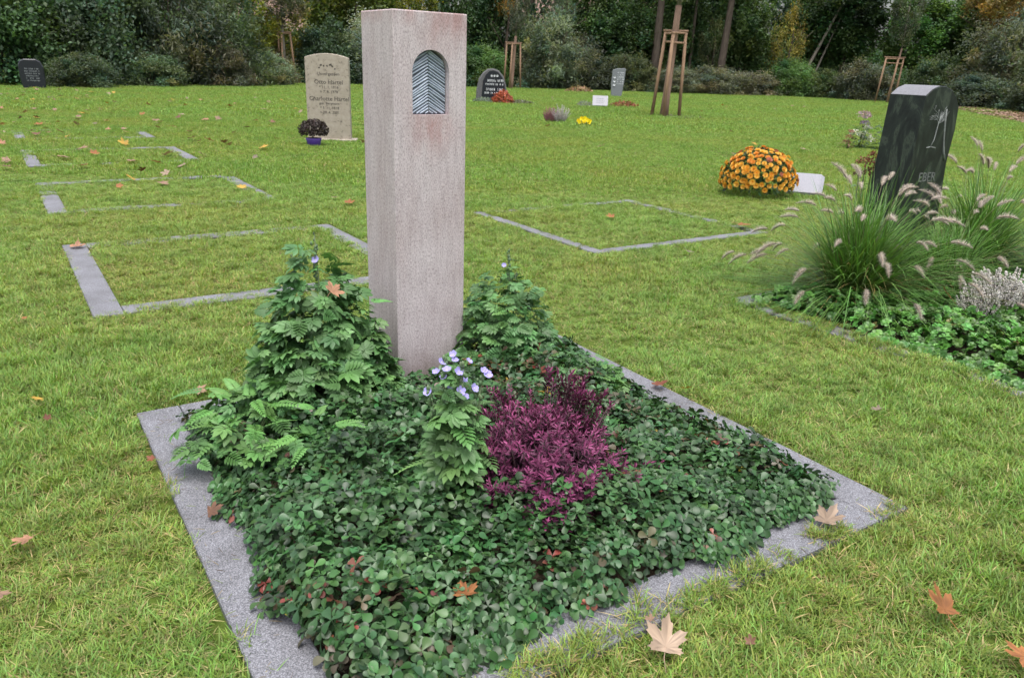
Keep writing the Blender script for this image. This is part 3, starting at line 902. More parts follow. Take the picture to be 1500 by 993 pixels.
# ------------------------------------------------------------------ fountain grass
def spike_mesh(seed):
    r = np.random.default_rng(seed)
    a = Acc(); n = 520; L = 0.095; bend = r.uniform(0.2, 0.9)
    f = r.uniform(0, 1, n)
    c = np.stack([L * f, np.zeros(n), -bend * L * f * f], 1)
    th = r.uniform(0, 2 * np.pi, n)
    d = norm(np.stack([0.55 + 0.2 * r.random(n), np.cos(th), np.sin(th)], 1))
    ln = 0.028 * np.sin(np.pi * (0.1 + 0.86 * f)) ** 0.6 * r.uniform(0.6, 1.15, n)
    T = (np.array([(0, -0.022, 0), (0, 0.022, 0), (1, 0, 0), (0, 0, 0.022)]), [(0, 1, 2), (1, 3, 2), (3, 0, 2)], np.ones((4, 3)))
    col = np.array([0.60, 0.52, 0.50]) * r.uniform(0.6, 1.35, (n, 1))
    a.scatter(T, frames(d, None, ln), c, col)
    xs = np.linspace(0, 1, 6)
    a.add(*tube([(L * x, 0, -bend * L * x * x) for x in xs], np.interp(xs, [0, 0.5, 1], [0.0022, 0.0035, 0.001]), 5), (0.2, 0.16, 0.14))
    return a.mesh('flower_spike', M['hair'])
SPIKES = [spike_mesh(60 + i) for i in range(4)]

def fountain_grass(label, base, nb, L, spikes):
    base = np.asarray(base, float)
    root = thing('fountain_grass', label, 'ornamental grass', tuple(base), 0, 'fountain grass clumps')
    a = Acc()
    m = 7; tt = np.linspace(0, 1, m)
    th = rng.uniform(0, 2 * np.pi, nb); ph = np.abs(rng.normal(0, 0.85, nb)).clip(0, 1.38)
    Ls = L * rng.uniform(0.55, 1.1, nb); dr = rng.uniform(0.15, 0.95, nb)
    b0 = rng.normal(0, 0.05, (nb, 2))
    w0 = rng.uniform(0.0024, 0.0046, nb)
    dry = rng.random(nb) < 0.10
    col = np.where(dry[:, None], jit(nb, (0.26, 0.19, 0.075), 0.3), jit(nb, (0.08, 0.165, 0.036), 0.45, 0.08))
    Ls = np.where(dry, Ls * 0.6, Ls); dr = np.where(dry, dr + 0.5, dr)
    V = np.zeros((nb, m, 2, 3)); C = np.zeros((nb, m, 2, 3))
    d = np.stack([np.cos(th), np.sin(th)], 1); s = np.stack([-np.sin(th), np.cos(th)], 1)
    for j, t_ in enumerate(tt):
        hor = Ls * (np.sin(ph) * t_ + 0.35 * dr * t_ ** 2.2); z = Ls * (np.cos(ph) * t_ - 0.5 * dr * t_ ** 2.6)
        w = w0 * (1 - t_ ** 2 * 0.93)
        for q, sg in enumerate((-1, 1)):
            V[:, j, q, :2] = b0 + d * hor[:, None] + s * (sg * w)[:, None]; V[:, j, q, 2] = np.maximum(z, 0.005)
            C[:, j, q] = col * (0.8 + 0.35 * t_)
    F = [(2 * j, 2 * j + 1, 2 * j + 3, 2 * j + 2) for j in range(m - 1)]
    fl = np.concatenate([np.array(f) for f in F]); off = (np.arange(nb) * m * 2)[:, None]
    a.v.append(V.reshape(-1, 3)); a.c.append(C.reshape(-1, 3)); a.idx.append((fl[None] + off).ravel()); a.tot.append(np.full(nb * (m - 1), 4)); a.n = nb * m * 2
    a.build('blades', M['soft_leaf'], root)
    st = Acc()
    for i, (dx, dy, z) in enumerate(spikes):
        p1 = np.array([dx, dy, z]); h = math.hypot(dx, dy)
        p0 = np.array([dx * 0.05, dy * 0.05, 0.0]); pm = np.array([dx * 0.42, dy * 0.42, z * 0.72 + 0.10 * h])
        ts = np.linspace(0, 1, 7)[:, None]
        pts = (1 - ts) ** 2 * p0 + 2 * ts * (1 - ts) * pm + ts ** 2 * p1
        st.add(*tube(pts, np.linspace(0.0014, 0.0009, 7), 4), (0.2, 0.2, 0.1))
        dd = norm(pts[-1] - pts[-2])
        dd = norm(dd + np.array([0, 0, -0.12]))
        o = place('flower_spike', SPIKES[i % 4], None, root, loc=tuple(p1))
        o.rotation_euler = Matrix(frames(dd[None])[0].tolist()).to_euler()
        sc = rng.uniform(0.75, 1.25); o.scale = (sc, sc, sc)
    st.build('flower_stalks', M['stem'], root)
def ring_spikes(n, seed, r0, r1, zf):
    r = np.random.default_rng(seed); out = []
    for i in range(n):
        t_ = 2 * math.pi * (i + r.uniform(-0.4, 0.4)) / n; q = r.uniform(r0, r1)
        out.append((q * math.cos(t_), q * math.sin(t_), max(0.18, zf * (1.05 - 0.9 * (q / 0.75) ** 1.5) + r.uniform(-0.08, 0.08))))
    return out
fountain_grass('arching fountain grass with fluffy spikes, front left of the dark headstone', (2.08, 4.60, 0.02), 2100, 0.86, ring_spikes(64, 1, 0.12, 0.85, 0.70))
fountain_grass('arching fountain grass with tall fluffy spikes right of the dark headstone', (3.22, 5.40, 0.02), 1700, 0.92, ring_spikes(56, 2, 0.12, 0.85, 0.82))
fountain_grass('smaller fountain grass at the foot of the dark headstone between two larger clumps', (2.78, 4.93, 0.02), 1000, 0.62, ring_spikes(22, 3, 0.1, 0.6, 0.55))

# ------------------------------------------------------------------ white heather
def heather_spike(seed, c0, c1, L=0.2):
    r = np.random.default_rng(seed); a = Acc(); n = 54
    f = np.sort(r.uniform(0.22, 1, n)); th = r.uniform(0, 6.28, n)
    c = np.stack([0.008 * np.cos(th) * (1.15 - f), 0.008 * np.sin(th) * (1.15 - f), L * f], 1)
    M_ = np.eye(3)[None].repeat(n, 0) * (np.array([0.0036, 0.0036, 0.0046]) * r.uniform(0.7, 1.2, (n, 1)))[:, None, :]
    OCT = (np.array([(1, 0, 0), (0, 1, 0), (-1, 0, 0), (0, -1, 0), (0, 0, 1), (0, 0, -1.0)]), [(0, 1, 4), (1, 2, 4), (2, 3, 4), (3, 0, 4), (1, 0, 5), (2, 1, 5), (3, 2, 5), (0, 3, 5)], np.ones((6, 3)))
    g = r.random((n, 1)); a.scatter(OCT, M_, c, np.asarray(c0) * g + np.asarray(c1) * (1 - g))
    a.add(*tube([(0, 0, 0), (0, 0, L)], [0.0016, 0.0008], 4), (0.07, 0.07, 0.045))
    return a.template()
def heather(label, loc, n, rx, ry, L, c0, c1, leafcol=(0.06, 0.075, 0.04), seed=1, scale=1.0, group='heather plants', inner=0.55):
    root = thing('heather', label, 'heather', tuple(loc), TH, group)
    T = [heather_spike(seed * 10 + i, c0, c1) for i in range(3)]
    r = np.random.default_rng(seed)
    th = r.uniform(0, 6.28, n); q = np.sqrt(r.random(n))
    x, y = rx * q * np.cos(th), ry * q * np.sin(th)
    d = norm(np.stack([x / rx * 0.55, y / ry * 0.5, np.ones(n)], 1) + r.normal(0, 0.12, (n, 3)))
    up = np.tile([0.2, 1.0, 0.1], (n, 1))
    M_ = frames(d, up)                       # x axis = spike direction
    M_ = np.stack([M_[:, :, 1], M_[:, :, 2], M_[:, :, 0]], 2)
    s = L / 0.2 * r.uniform(0.5, 1.15, n) * (1 - 0.25 * q)
    M_ = M_ * np.stack([np.full(n, scale), np.full(n, scale), s], 1)[:, None, :]
    P = np.stack([x * inner, y * inner, np.zeros(n)], 1)
    a = Acc()
    for i in range(3): a.scatter(T[i], M_[i::3], P[i::3], np.ones((len(P[i::3]), 3)))
    a.build('flower_spikes', M['petal'], root)
    k = n * 5
    th = r.uniform(0, 6.28, k); q = np.sqrt(r.random(k))
    P = np.stack([rx * 0.8 * q * np.cos(th), ry * 0.8 * q * np.sin(th), L * 0.38 * r.random(k)], 1)
    b = Acc(); b.scatter(LANCE, frames(rdir(k, 0.1, 1), None, 0.03 * r.uniform(0.6, 1.2, k)), P, jit(k, leafcol, 0.4))
    b.build('foliage', M['soft_leaf'], root)
    return root
heather('bushy white heather with upright spikes in front of the dark headstone', G(4.42, 0.92, 0.05), 210, 0.30, 0.22, 0.25, (0.74, 0.71, 0.72), (0.58, 0.54, 0.54), seed=1, scale=1.8)
heather('white heather at the right picture edge beside a bushy white heather', G(4.95, 1.05, 0.05), 170, 0.26, 0.2, 0.24, (0.76, 0.74, 0.75), (0.58, 0.55, 0.55), seed=2, scale=1.8)
heather('small sparse white heather tuft on the green rosettes', G(4.1, 0.95, 0.04), 40, 0.13, 0.1, 0.20, (0.66, 0.63, 0.62), (0.4, 0.37, 0.34), seed=3, scale=1.4)

# brown faded flower heads beside the dark stone
def umbel_plant(name, label, loc, heads, stemcol=(0.09, 0.1, 0.05), leafcol=(0.07, 0.12, 0.04), cat='plant', nl=60, R=0.14, H=0.4, ls=0.06):
    root = thing(name, label, cat, tuple(loc))
    st = Acc()
    for (x, y, z, r, col) in heads:
        a = Acc()
        k = int(90)
        d = rdir(k, -0.2, 1); P = np.array([x, y, z]) + d * r * np.array([1, 1, 0.6]) * rng.uniform(0.6, 1, (k, 1))
        a.scatter(OB, frames(norm(d + rng.normal(0, 0.7, (k, 3))), d, 0.32 * r * rng.uniform(0.7, 1.2, k)), P, jit(k, col, 0.4, 0.08)).build('flower_head', M['petal'], root)
        st.add(*tube([(x * 0.3, y * 0.3, 0), (x * 0.8, y * 0.8, z * 0.6), (x, y, z)], [0.006, 0.005, 0.004], 5), stemcol)
    st.build('stems', M['stem'], root)
    if nl:
        th = rng.uniform(0, 6.28, nl)
        P = np.stack([R * rng.random(nl) * np.cos(th), R * rng.random(nl) * np.sin(th), H * rng.random(nl)], 1)
        Acc().scatter(OV, frames(np.stack([np.cos(th), np.sin(th), rng.uniform(-0.4, 0.6, nl)], 1), None, ls * rng.uniform(0.6, 1.2, nl)), P, jit(nl, leafcol, 0.35)).build('foliage', M['soft_leaf'], root)
    return root
umbel_plant('faded_flowers', 'brown withered flower heads on stalks left of the dark headstone', (2.40, 5.45, 0.03),
            [(-0.03, 0, 0.72, 0.06, (0.20, 0.085, 0.05)), (0.04, 0.02, 0.76, 0.055, (0.25, 0.10, 0.06)), (0.0, -0.04, 0.66, 0.05, (0.13, 0.06, 0.04)), (0.07, -0.02, 0.69, 0.05, (0.19, 0.10, 0.05)), (-0.06, 0.01, 0.64, 0.035, (0.09, 0.05, 0.04))],
            nl=50, R=0.12, H=0.62)
# ------------------------------------------------------------------ orange chrysanthemum bush, flat stone
def make_mum():
    root = thing('chrysanthemum_bush', 'round bush of orange chrysanthemums on the lawn', 'flower bush', (2.70, 8.90, 0))
    R3 = np.array([0.40, 0.40, 0.35]); c0 = np.array([0, 0, 0.16])
    k = 1500
    d = rdir(k, -0.25, 1); P = c0 + d * R3 * rng.uniform(0.7, 0.98, (k, 1)); P[:, 2] = np.maximum(P[:, 2], 0.03)
    Acc().scatter(OV, frames(norm(d + rng.normal(0, 0.6, (k, 3))), d, 0.055 * rng.uniform(0.7, 1.2, k)), P, jit(k, (0.035, 0.075, 0.025), 0.35)).build('foliage', M['soft_leaf'], root)
    mums = []
    for v_ in range(2):
        r = np.random.default_rng(80 + v_); a = Acc()
        for ring, (n, el, L) in enumerate(((9, 0.15, 1.0), (9, 0.5, 0.9), (7, 0.95, 0.7), (4, 1.4, 0.45))):
            th = np.arange(n) * 2 * np.pi / n + ring
            a.scatter(LANCE_W, frames(np.stack([np.cos(th) * np.cos(el), np.sin(th) * np.cos(el), np.full(n, np.sin(el))], 1), None, L), np.zeros((n, 3)), np.ones((n, 3)) * (0.8 + 0.08 * ring))
        mums.append(a.template())
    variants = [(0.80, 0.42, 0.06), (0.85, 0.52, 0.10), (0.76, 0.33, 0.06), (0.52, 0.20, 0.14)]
    meshes = [[Acc().scatter(mums[v_], np.eye(3)[None], np.zeros((1, 3)), np.array([c])).mesh('flower_head', M['petal']) for v_ in (0, 1)] for c in variants]
    # spread the heads evenly over the dome
    n = 270; i = np.arange(n) + 0.5
    z = 1 - 1.12 * i / n; th = np.pi * (1 + 5 ** 0.5) * i; q = np.sqrt(np.maximum(0, 1 - z * z))
    d = np.stack([q * np.cos(th), q * np.sin(th), z], 1) + rng.normal(0, 0.035, (n, 3)); d = norm(d)
    P = c0 + d * R3 * rng.uniform(0.98, 1.06, (n, 1))
    facing = (P + np.array([2.7, 8.9, 0]) - np.array([0, 0, 1.3])); fd = (d * norm(facing)).sum(1)
    order = np.argsort(fd)                                   # the ones that face the path first
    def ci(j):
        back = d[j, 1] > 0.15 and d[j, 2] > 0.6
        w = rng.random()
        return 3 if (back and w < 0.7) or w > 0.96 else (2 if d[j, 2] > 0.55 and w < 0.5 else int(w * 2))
    for j in order[:100]:
        o = place('flower_head', meshes[ci(j)][j % 2], None, root, loc=tuple(P[j]))
        o.rotation_euler = Vector(d[j]).to_track_quat('Z', 'Y').to_euler()
        s = 0.036 * rng.uniform(0.75, 1.2); o.scale = (s, s, s)
    rest = Acc()
    up = d[order[100:]]; Mx = frames(np.cross(up, [0.3, 0.2, 0.9]), up, 0.035)
    for cc in range(4):
        m = np.array([ci(j) == cc for j in order[100:]])
        rest.scatter(mums[0], Mx[m], P[order[100:]][m], np.array([variants[cc]]).repeat(m.sum(), 0))
    tag(rest.build('flower_heads', M['petal'], root), kind='stuff')
LANCE_W = leaflet([(0, 0.12), (0.5, 0.24), (0.85, 0.2), (1, 0.05)], 0.3, -0.15)
make_mum()

root = thing('grave_marker', 'small pale tilted marker stone just behind the orange chrysanthemums', 'gravestone', (3.36, 9.25, 0), rad(-22))
V, F = prism([(-0.2, -0.03), (0.2, -0.03), (0.2, 0.07), (0.16, 0.10), (-0.16, 0.10), (-0.2, 0.07)], -0.24, 0.24, 0.012)
o = Acc().add(V, F).build('stone_slab', M['pale_stone'], root, smooth=False); o.rotation_euler = (rad(20), 0, 0); o.location = (0, 0, 0.03)

# flower arrangement and its neighbours behind the dark stone
umbel_plant('flower_arrangement', 'tall mauve bloom above small white flowers on the lawn left of the dark headstone', (6.55, 15.5, 0),
            [(0.0, 0, 0.60, 0.13, (0.36, 0.25, 0.30)), (0.02, -0.03, 0.46, 0.09, (0.20, 0.15, 0.24)), (-0.12, -0.05, 0.28, 0.10, (0.6, 0.6, 0.55)), (0.05, -0.06, 0.24, 0.12, (0.62, 0.62, 0.58)), (0.17, 0.0, 0.16, 0.11, (0.6, 0.62, 0.58)), (0.10, 0.0, 0.38, 0.08, (0.55, 0.55, 0.52))],
            nl=120, R=0.2, H=0.42, ls=0.1, leafcol=(0.05, 0.09, 0.04), cat='flowers')
umbel_plant('small_plant', 'small reddish leaved plant left of the mauve and white flowers', (6.22, 15.25, 0),
            [(0.0, 0, 0.22, 0.07, (0.27, 0.13, 0.10)), (0.03, 0, 0.32, 0.06, (0.30, 0.14, 0.11)), (-0.03, 0, 0.13, 0.07, (0.24, 0.12, 0.09))], nl=40, R=0.12, H=0.15, ls=0.08, leafcol=(0.12, 0.08, 0.04))
umbel_plant('small_plant', 'dark leaved plant with one white bloom between the mauve flowers and the dark headstone', (6.98, 15.3, 0),
            [(0.0, 0, 0.36, 0.06, (0.62, 0.63, 0.6)), (0.12, 0, 0.27, 0.05, (0.5, 0.52, 0.5))], nl=130, R=0.26, H=0.48, ls=0.12, leafcol=(0.035, 0.07, 0.035))

# ------------------------------------------------------------------ beige headstone with lettering, potted plant
root = thing('headstone', 'weathered beige headstone with carved lettering and arched top on the lawn', 'gravestone', (-3.50, 13.32, 0), rad(4))
W = 0.70; xs = np.linspace(0, W, 11)
o = [(0, -0.1), (W, -0.1)] + [(x, 1.31 + 0.065 * (1 - ((x - W / 2) / (W / 2)) ** 2)) for x in xs[::-1]]
V, F = prism(o, 0, 0.16, 0.008)
b_ = Acc().add(V, F).build('stone_body', M['limestone'], root, smooth=False)
Acc().add(*box(-0.05, W + 0.09, -0.08, 0.24, -0.05, 0.04, 0.01)).build('base_plate', M['limestone'], root, smooth=False)
rx_ = (rad(90), 0, 0)
for txt, s, z in (('Unvergessen', 0.07, 1.04), ('Otto Härtel', 0.095, 0.905), ('* 11. 1. 1916', 0.06, 0.835), ('+ 7. 8. 1978', 0.06, 0.765),
                  ('Charlotte Härtel', 0.095, 0.645), ('geb. Bergmann', 0.055, 0.585), ('* 3. 11. 1918', 0.06, 0.51), ('+ 28. 4. 2001', 0.06, 0.44)):
    engraved(root, txt, s, (W / 2 + 0.02, -0.0008, z), rx_, M['letter_dark'])
orn = Acc()
for i in range(9):
    x = W / 2 + (i - 4) * 0.035; z = 1.20 - 0.045 * ((i - 4) / 4) ** 2
    orn.scatter(OV, frames([[math.cos(i * 1.3), 0, math.sin(i * 1.3)]], [0, -1, 0], 0.045), np.array([[x, -0.003, z]]), np.ones((1, 3)))
orn.build('carved_garland', M['letter_dark'], root)

root = thing('potted_plant', 'dark brown leaved plant in a purple pot beside the beige headstone', 'potted plant', (-3.18, 12.42, 0))
V, F = tube([(0, 0, -0.01), (0, 0, 0.10), (0, 0, 0.13), (0, 0, 0.13), (0, 0, 0.10)], [0.085, 0.115, 0.12, 0.108, 0.1], 20)
Acc().add(V, F).build('pot', M['purple_pot'], root)
k = 1700; d = rdir(k, -0.5, 1); P = np.array([0, 0, 0.25]) + d * np.array([0.22, 0.2, 0.15]) * rng.uniform(0.5, 1, (k, 1)) ** 0.5; P[:, 2] = np.maximum(P[:, 2], 0.1)
Acc().scatter(OB, frames(norm(d + rng.normal(0, 0.6, (k, 3))), d, 0.032 * rng.uniform(0.6, 1.2, k)), P, jit(k, (0.030, 0.020, 0.018), 0.4)).build('foliage', M['soft_leaf'], root)

# ------------------------------------------------------------------ far stones
def strokes(root, rows, x0, x1, y, mat, name='inscription', seed=1, sh=0.0):
    """lettering too small to read: rows of short strokes of letter size; rows = [(z, height)]"""
    r = random.Random(seed); a = Acc()
    for z, h in rows:
        x = x0 + r.uniform(0, 0.1) * (x1 - x0); e = x1 - r.uniform(0, 0.1) * (x1 - x0)
        while x < e:
            w = h * r.uniform(0.25, 0.6)
            if r.random() > 0.14:
                t_ = h * 0.16
                xx = x + sh * z
                a.add(*box(xx, xx + t_, y - 0.002, y + 0.001, z, z + h))
                if r.random() < 0.7: a.add(*box(xx + w * 0.75, xx + w * 0.75 + t_, y - 0.002, y + 0.001, z, z + h * r.uniform(0.6, 1)))
                a.add(*box(xx + t_ + 0.0005, xx + w * 0.75 - 0.0005, y - 0.002, y + 0.001, z + h * r.choice([0, 0.42, 0.84]), z + h * r.choice([0.14, 0.56, 0.98]) + 0.02 * h + 0.001)) if w * 0.75 > t_ + 0.002 else None
            x += w + h * 0.2
    return a.build(name, mat, root, smooth=False)
# black arched stone with rough rim
root = thing('headstone', 'small black arched headstone with pale lettering behind a red plant', 'gravestone', (-1.60, 29.35, 0), rad(6))
o = [(0, -0.1), (1.12, -0.1), (1.12, 0.25), (1.08, 0.6), (0.98, 0.9), (0.80, 1.09), (0.6, 1.15), (0.42, 1.13), (0.24, 1.0), (0.1, 0.78), (0.02, 0.4)]
V, F = prism(o, 0, 0.24, 0.03); Acc().add(V, F).build('rough_stone', M['rough_granite'], root, smooth=False)
o = [(0.19, 0.06), (1.06, 0.06), (1.06, 0.3), (1.02, 0.6), (0.93, 0.86), (0.78, 1.03), (0.62, 1.085), (0.47, 1.06), (0.34, 0.93), (0.24, 0.72)]
V, F = prism(o, -0.012, 0.0, 0.0); Acc().add(V, F).build('polished_face', M['black_granite'], root, smooth=False)
strokes(root, [(0.70, 0.085), (0.585, 0.065), (0.40, 0.085), (0.29, 0.065)], 0.3, 1.0, -0.0125, M['letter_pale'], seed=2)
a = Acc()
for i in range(3): a.scatter(FL5, frames([[1, 0, 0]], [0, -1, 0], 0.045), np.array([[0.55 + 0.1 * i, -0.018, 0.91]]), np.array([[1.2, 1.3, 0.9]]))
a.build('carved_flowers', M['letter_pale'], root)
def cushion(name, label, loc, rx, ry, h, col, n=500, ls=0.07, cat='plant', mat='soft_leaf', group=None, T=None):
    root = thing(name, label, cat, tuple(loc), 0, group)
    d = rdir(n, -0.1, 1); P = d * np.array([rx, ry, h]) * rng.uniform(0.65, 1, (n, 1)); P[:, 2] = np.maximum(P[:, 2], 0.01)
    Acc().scatter(T or OV, frames(norm(d + rng.normal(0, 0.6, (n, 3))), d, ls * rng.uniform(0.6, 1.3, n)), P, jit(n, col, 0.35, 0.09)).build('foliage', M[mat], root)
    return root
cushion('red_plant', 'red leaved bushy plant in front of the small black arched headstone', (-0.62, 28.75, 0), 0.36, 0.3, 0.42, (0.30, 0.075, 0.04), 600, 0.1)
cushion('cushion_plant', 'grey green cushion plant left of the red plant at the black headstone', (-1.30, 28.9, 0), 0.42, 0.25, 0.17, (0.13, 0.17, 0.13), 500, 0.06)
cushion('cushion_plant', 'low brownish grey cushion plant right of the red plant at the black headstone', (0.02, 28.8, 0), 0.46, 0.25, 0.13, (0.12, 0.12, 0.09), 420, 0.06)

heather('pink heather standing alone on the far lawn, touching a white one', (0.76, 19.95, 0), 70, 0.14, 0.14, 0.38, (0.50, 0.22, 0.27), (0.3, 0.13, 0.15), seed=5, scale=2.0, group=None, inner=0.7)
heather('white heather touching the pink heather alone on the far lawn', (0.98, 19.9, 0), 70, 0.14, 0.14, 0.42, (0.7, 0.67, 0.7), (0.45, 0.42, 0.45), seed=6, scale=2.0, group=None, inner=0.7)
root = thing('yellow_flowers', 'small clump of bright yellow flowers on the lawn', 'flowers', (1.53, 19.3, 0))
a, f_ = Acc(), Acc()
for (x, y, z) in ((-0.13, 0, 0.10), (-0.06, 0.02, 0.15), (0.0, -0.03, 0.08), (0.02, 0.03, 0.16), (0.08, 0, 0.12), (0.14, 0.01, 0.10), (-0.02, -0.05, 0.13), (0.12, -0.04, 0.07), (-0.1, -0.04, 0.06)):
    f_.scatter(leaflet([(0.05, 0.1), (0.5, 0.45), (0.9, 0.4), (1, 0.1)], 0.1, -0.1), frames(np.stack([np.cos(np.arange(5) * 1.257), -0.35 + 0 * np.arange(5), np.sin(np.arange(5) * 1.257)], 1), [0, -1, 0.3], 0.052), np.array([[x, y - 0.02, z]]).repeat(5, 0), jit(5, (0.85, 0.68, 0.01), 0.08))
k = 140; d = rdir(k, 0, 1)
a.scatter(OV, frames(norm(d + rng.normal(0, 0.5, (k, 3))), d, 0.05), d * np.array([0.17, 0.1, 0.07]), jit(k, (0.04, 0.08, 0.025), 0.3))
a.build('foliage', M['soft_leaf'], root); f_.build('flower_heads', M['petal'], root)
# white tilted slab
root = thing('grave_marker', 'white tilted rectangular memorial slab lying far back on the lawn', 'gravestone', (2.80, 28.6, 0), rad(-4))
V, F = prism([(-0.27, 0), (0.27, 0), (0.27, 0.42), (-0.27, 0.42)], -0.05, 0.05, 0.008)
o = Acc().add(V, F).build('stone_slab', M['pale_stone'], root, smooth=False); o.rotation_euler = (rad(-38), 0, 0); o.location = (0, 0, 0.02)
l_ = strokes(root, [(0.26, 0.05), (0.17, 0.05), (0.10, 0.04)], -0.15, 0.15, -0.05, M['grey_stone'], seed=6); l_.rotation_euler = (rad(-38), 0, 0); l_.location = (0, 0, 0.02)
cushion('red_plant', 'low red flowering plants right of the white tilted slab', (3.72, 29.0, 0), 0.55, 0.2, 0.2, (0.22, 0.075, 0.045), 350, 0.08)
cushion('cushion_plant', 'small grey tuft left of the white tilted slab', (2.28, 28.9, 0), 0.28, 0.2, 0.17, (0.2, 0.21, 0.19), 250, 0.06)
# grey leaning stone
root = thing('headstone', 'slim grey headstone with a slanted top far back near the bushes', 'gravestone', (4.36, 39.6, 0), rad(-3))
o = [(0.03, -0.1), (0.5, -0.1), (0.6, 0.7), (0.64, 1.28), (0.5, 1.31), (0.2, 1.29), (0.02, 1.22), (-0.02, 0.6)]
V, F = prism(o, 0, 0.2, 0.015); Acc().add(V, F).build('stone_body', M['grey_stone'], root, smooth=False)
strokes(root, [(1.08 - 0.1 * i, 0.06) for i in range(6)], 0.25, 0.58, -0.002, M['letter_pale'], seed=9)
a = Acc()
for z in (0.9, 0.72, 0.56): a.scatter(FL5, frames([[1, 0, 0]], [0, -1, 0], 0.07), np.array([[0.13, -0.006, z]]), np.array([[1.3, 1.5, 0.9]]))
a.build('carved_flowers', M['letter_pale'], root)
# small black stone far left
root = thing('headstone', 'black rounded headstone with grey lettering before the dark bushes at far left', 'gravestone', (-16.75, 27.3, 0), rad(25))
o = [(0.1, -0.1), (0.72, -0.1), (0.76, 0.2), (0.75, 0.7), (0.68, 0.88), (0.55, 0.95), (0.2, 0.95), (0.08, 0.9), (0.01, 0.75), (0.02, 0.3)]
V, F = prism(o, 0, 0.18, 0.03); Acc().add(V, F).build('stone_body', M['black_granite'], root, smooth=False)
strokes(root, [(0.62 - 0.075 * i, 0.045) for i in range(6)], 0.17, 0.62, -0.001, M['grey_stone'], seed=12)

# ------------------------------------------------------------------ trees: shared crown meshes
def crown_mesh(name, seed, n, clumps, shape, leaf, spread=0.16, shell=0.6, T=None, asp=1.0, hue=0.10, vert=0.0):
    """leaves in clumps through a unit crown (radius 1, height from 0 to 1)"""
    r = np.random.default_rng(seed); a = Acc()
    d = r.normal(0, 1, (clumps, 3)); d = norm(d); q = r.uniform(shell, 1, (clumps, 1)) ** 0.7
    c = d * q
    if shape == 'dome': c[:, 2] = np.abs(c[:, 2]) ** 0.9
    elif shape == 'ball': c[:, 2] = 0.5 + 0.5 * c[:, 2]
    elif shape == 'column':
        c[:, 2] = r.uniform(0, 1, clumps); k_ = (0.35 + 0.65 * np.sin(np.pi * (0.12 + 0.85 * c[:, 2]))); c[:, 0] *= k_; c[:, 1] *= k_
    w = r.integers(0, clumps, n)
    rr = spread * r.uniform(0.5, 1.5, clumps)
    P = c[w] + r.normal(0, 1, (n, 3)) * rr[w][:, None] * np.array([1, 1, 0.62])
    P[:, 2] = np.maximum(P[:, 2], 0.01 * r.random(n))
    tone = r.uniform(0.55, 1.45, (clumps, 1)); hu = r.normal(0, hue, (clumps, 1))
    col = tone[w] * (1 + hu[w] * np.array([1.6, 0.3, -0.6])) * r.uniform(0.7, 1.3, (n, 1))
    P[:, 2] *= asp
    dd = r.normal(0, 1, (n, 3)); dd[:, 2] = dd[:, 2] * 0.6 - 0.25 + vert
    up = r.normal(0, 0.55, (n, 3)) + np.array([0, 0, 1.0])
    T = T or TLEAF
    a.scatter(T, frames(dd, up, leaf * r.uniform(0.6, 1.3, n)), P, np.clip(col, 0.1, 3))
    me = a.mesh(name, M['tree_leaf']); me['aspect'] = asp
    return me
TLEAF = (np.array([(0, 0, 0), (0.5, -0.36, 0.06), (1, 0, -0.1), (0.5, 0.36, 0.06)]), [(0, 1, 2), (0, 2, 3)], np.ones((4, 3)))
TSLIM = (np.array([(0, 0, 0), (0.5, -0.14, 0.03), (1, 0, -0.12), (0.5, 0.14, 0.03)]), [(0, 1, 2), (0, 2, 3)], np.ones((4, 3)))
CROWNS = [crown_mesh('crown', 400 + i, 22000, 110, 'ball', 0.075, 0.10, 0.35, asp=2.3) for i in range(4)]
LOOSE = [crown_mesh('crown', 420 + i, 6000, 70, 'ball', 0.075, 0.085, 0.3, asp=2.3) for i in range(3)]
BUSH = [crown_mesh('crown', 440 + i, 26000, 110, 'dome', 0.06, 0.11, 0.45, asp=1.5) for i in range(4)]
WILLOW = [crown_mesh('crown', 460 + i, 16000, 110, 'dome', 0.085, 0.10, 0.45, TSLIM, vert=0.3, asp=1.4) for i in range(3)]
COLUMN = [crown_mesh('crown', 480 + i, 9000, 60, 'column', 0.12, 0.13, 0.3, TSLIM, vert=0.8, asp=3.0) for i in range(2)]

def trunk_mesh(seed, H, r0, limbs=6, lean=0.0):
    """tapered trunk reaching H with limbs in its upper half"""
    r = np.random.default_rng(seed); a = Acc()
    z = np.linspace(0, 1, 7); w = np.cumsum(r.normal(0, 0.02, (7, 2)), 0) * H * 0.35; w -= w[0]
    pts = np.stack([w[:, 0] + lean * z * H, w[:, 1], z * H - 0.1], 1)
    a.add(*tube(pts, r0 * np.interp(z, [0, 0.06, 1], [1.35, 1.0, 0.3]), 9))
    for i in range(limbs):
        f = r.uniform(0.35, 0.9); b = np.array([np.interp(f, z, pts[:, k]) for k in range(3)])
        th = r.uniform(0, 6.28); L = H * r.uniform(0.18, 0.32)
        d = np.array([math.cos(th), math.sin(th), r.uniform(0.5, 1.3)])
        a.add(*tube([b, b + d * L * 0.5, b + d * L * np.array([1, 1, 0.9]) + [0, 0, L * 0.1]], [r0 * 0.45 * (1.1 - f), r0 * 0.3 * (1.1 - f), r0 * 0.1], 6))
    return a.mesh('trunk', M['bark'])
TRUNKS = [trunk_mesh(500 + i, 1.0, 0.018 + 0.004 * i, 7, 0.02 * (i - 1)) for i in range(4)]

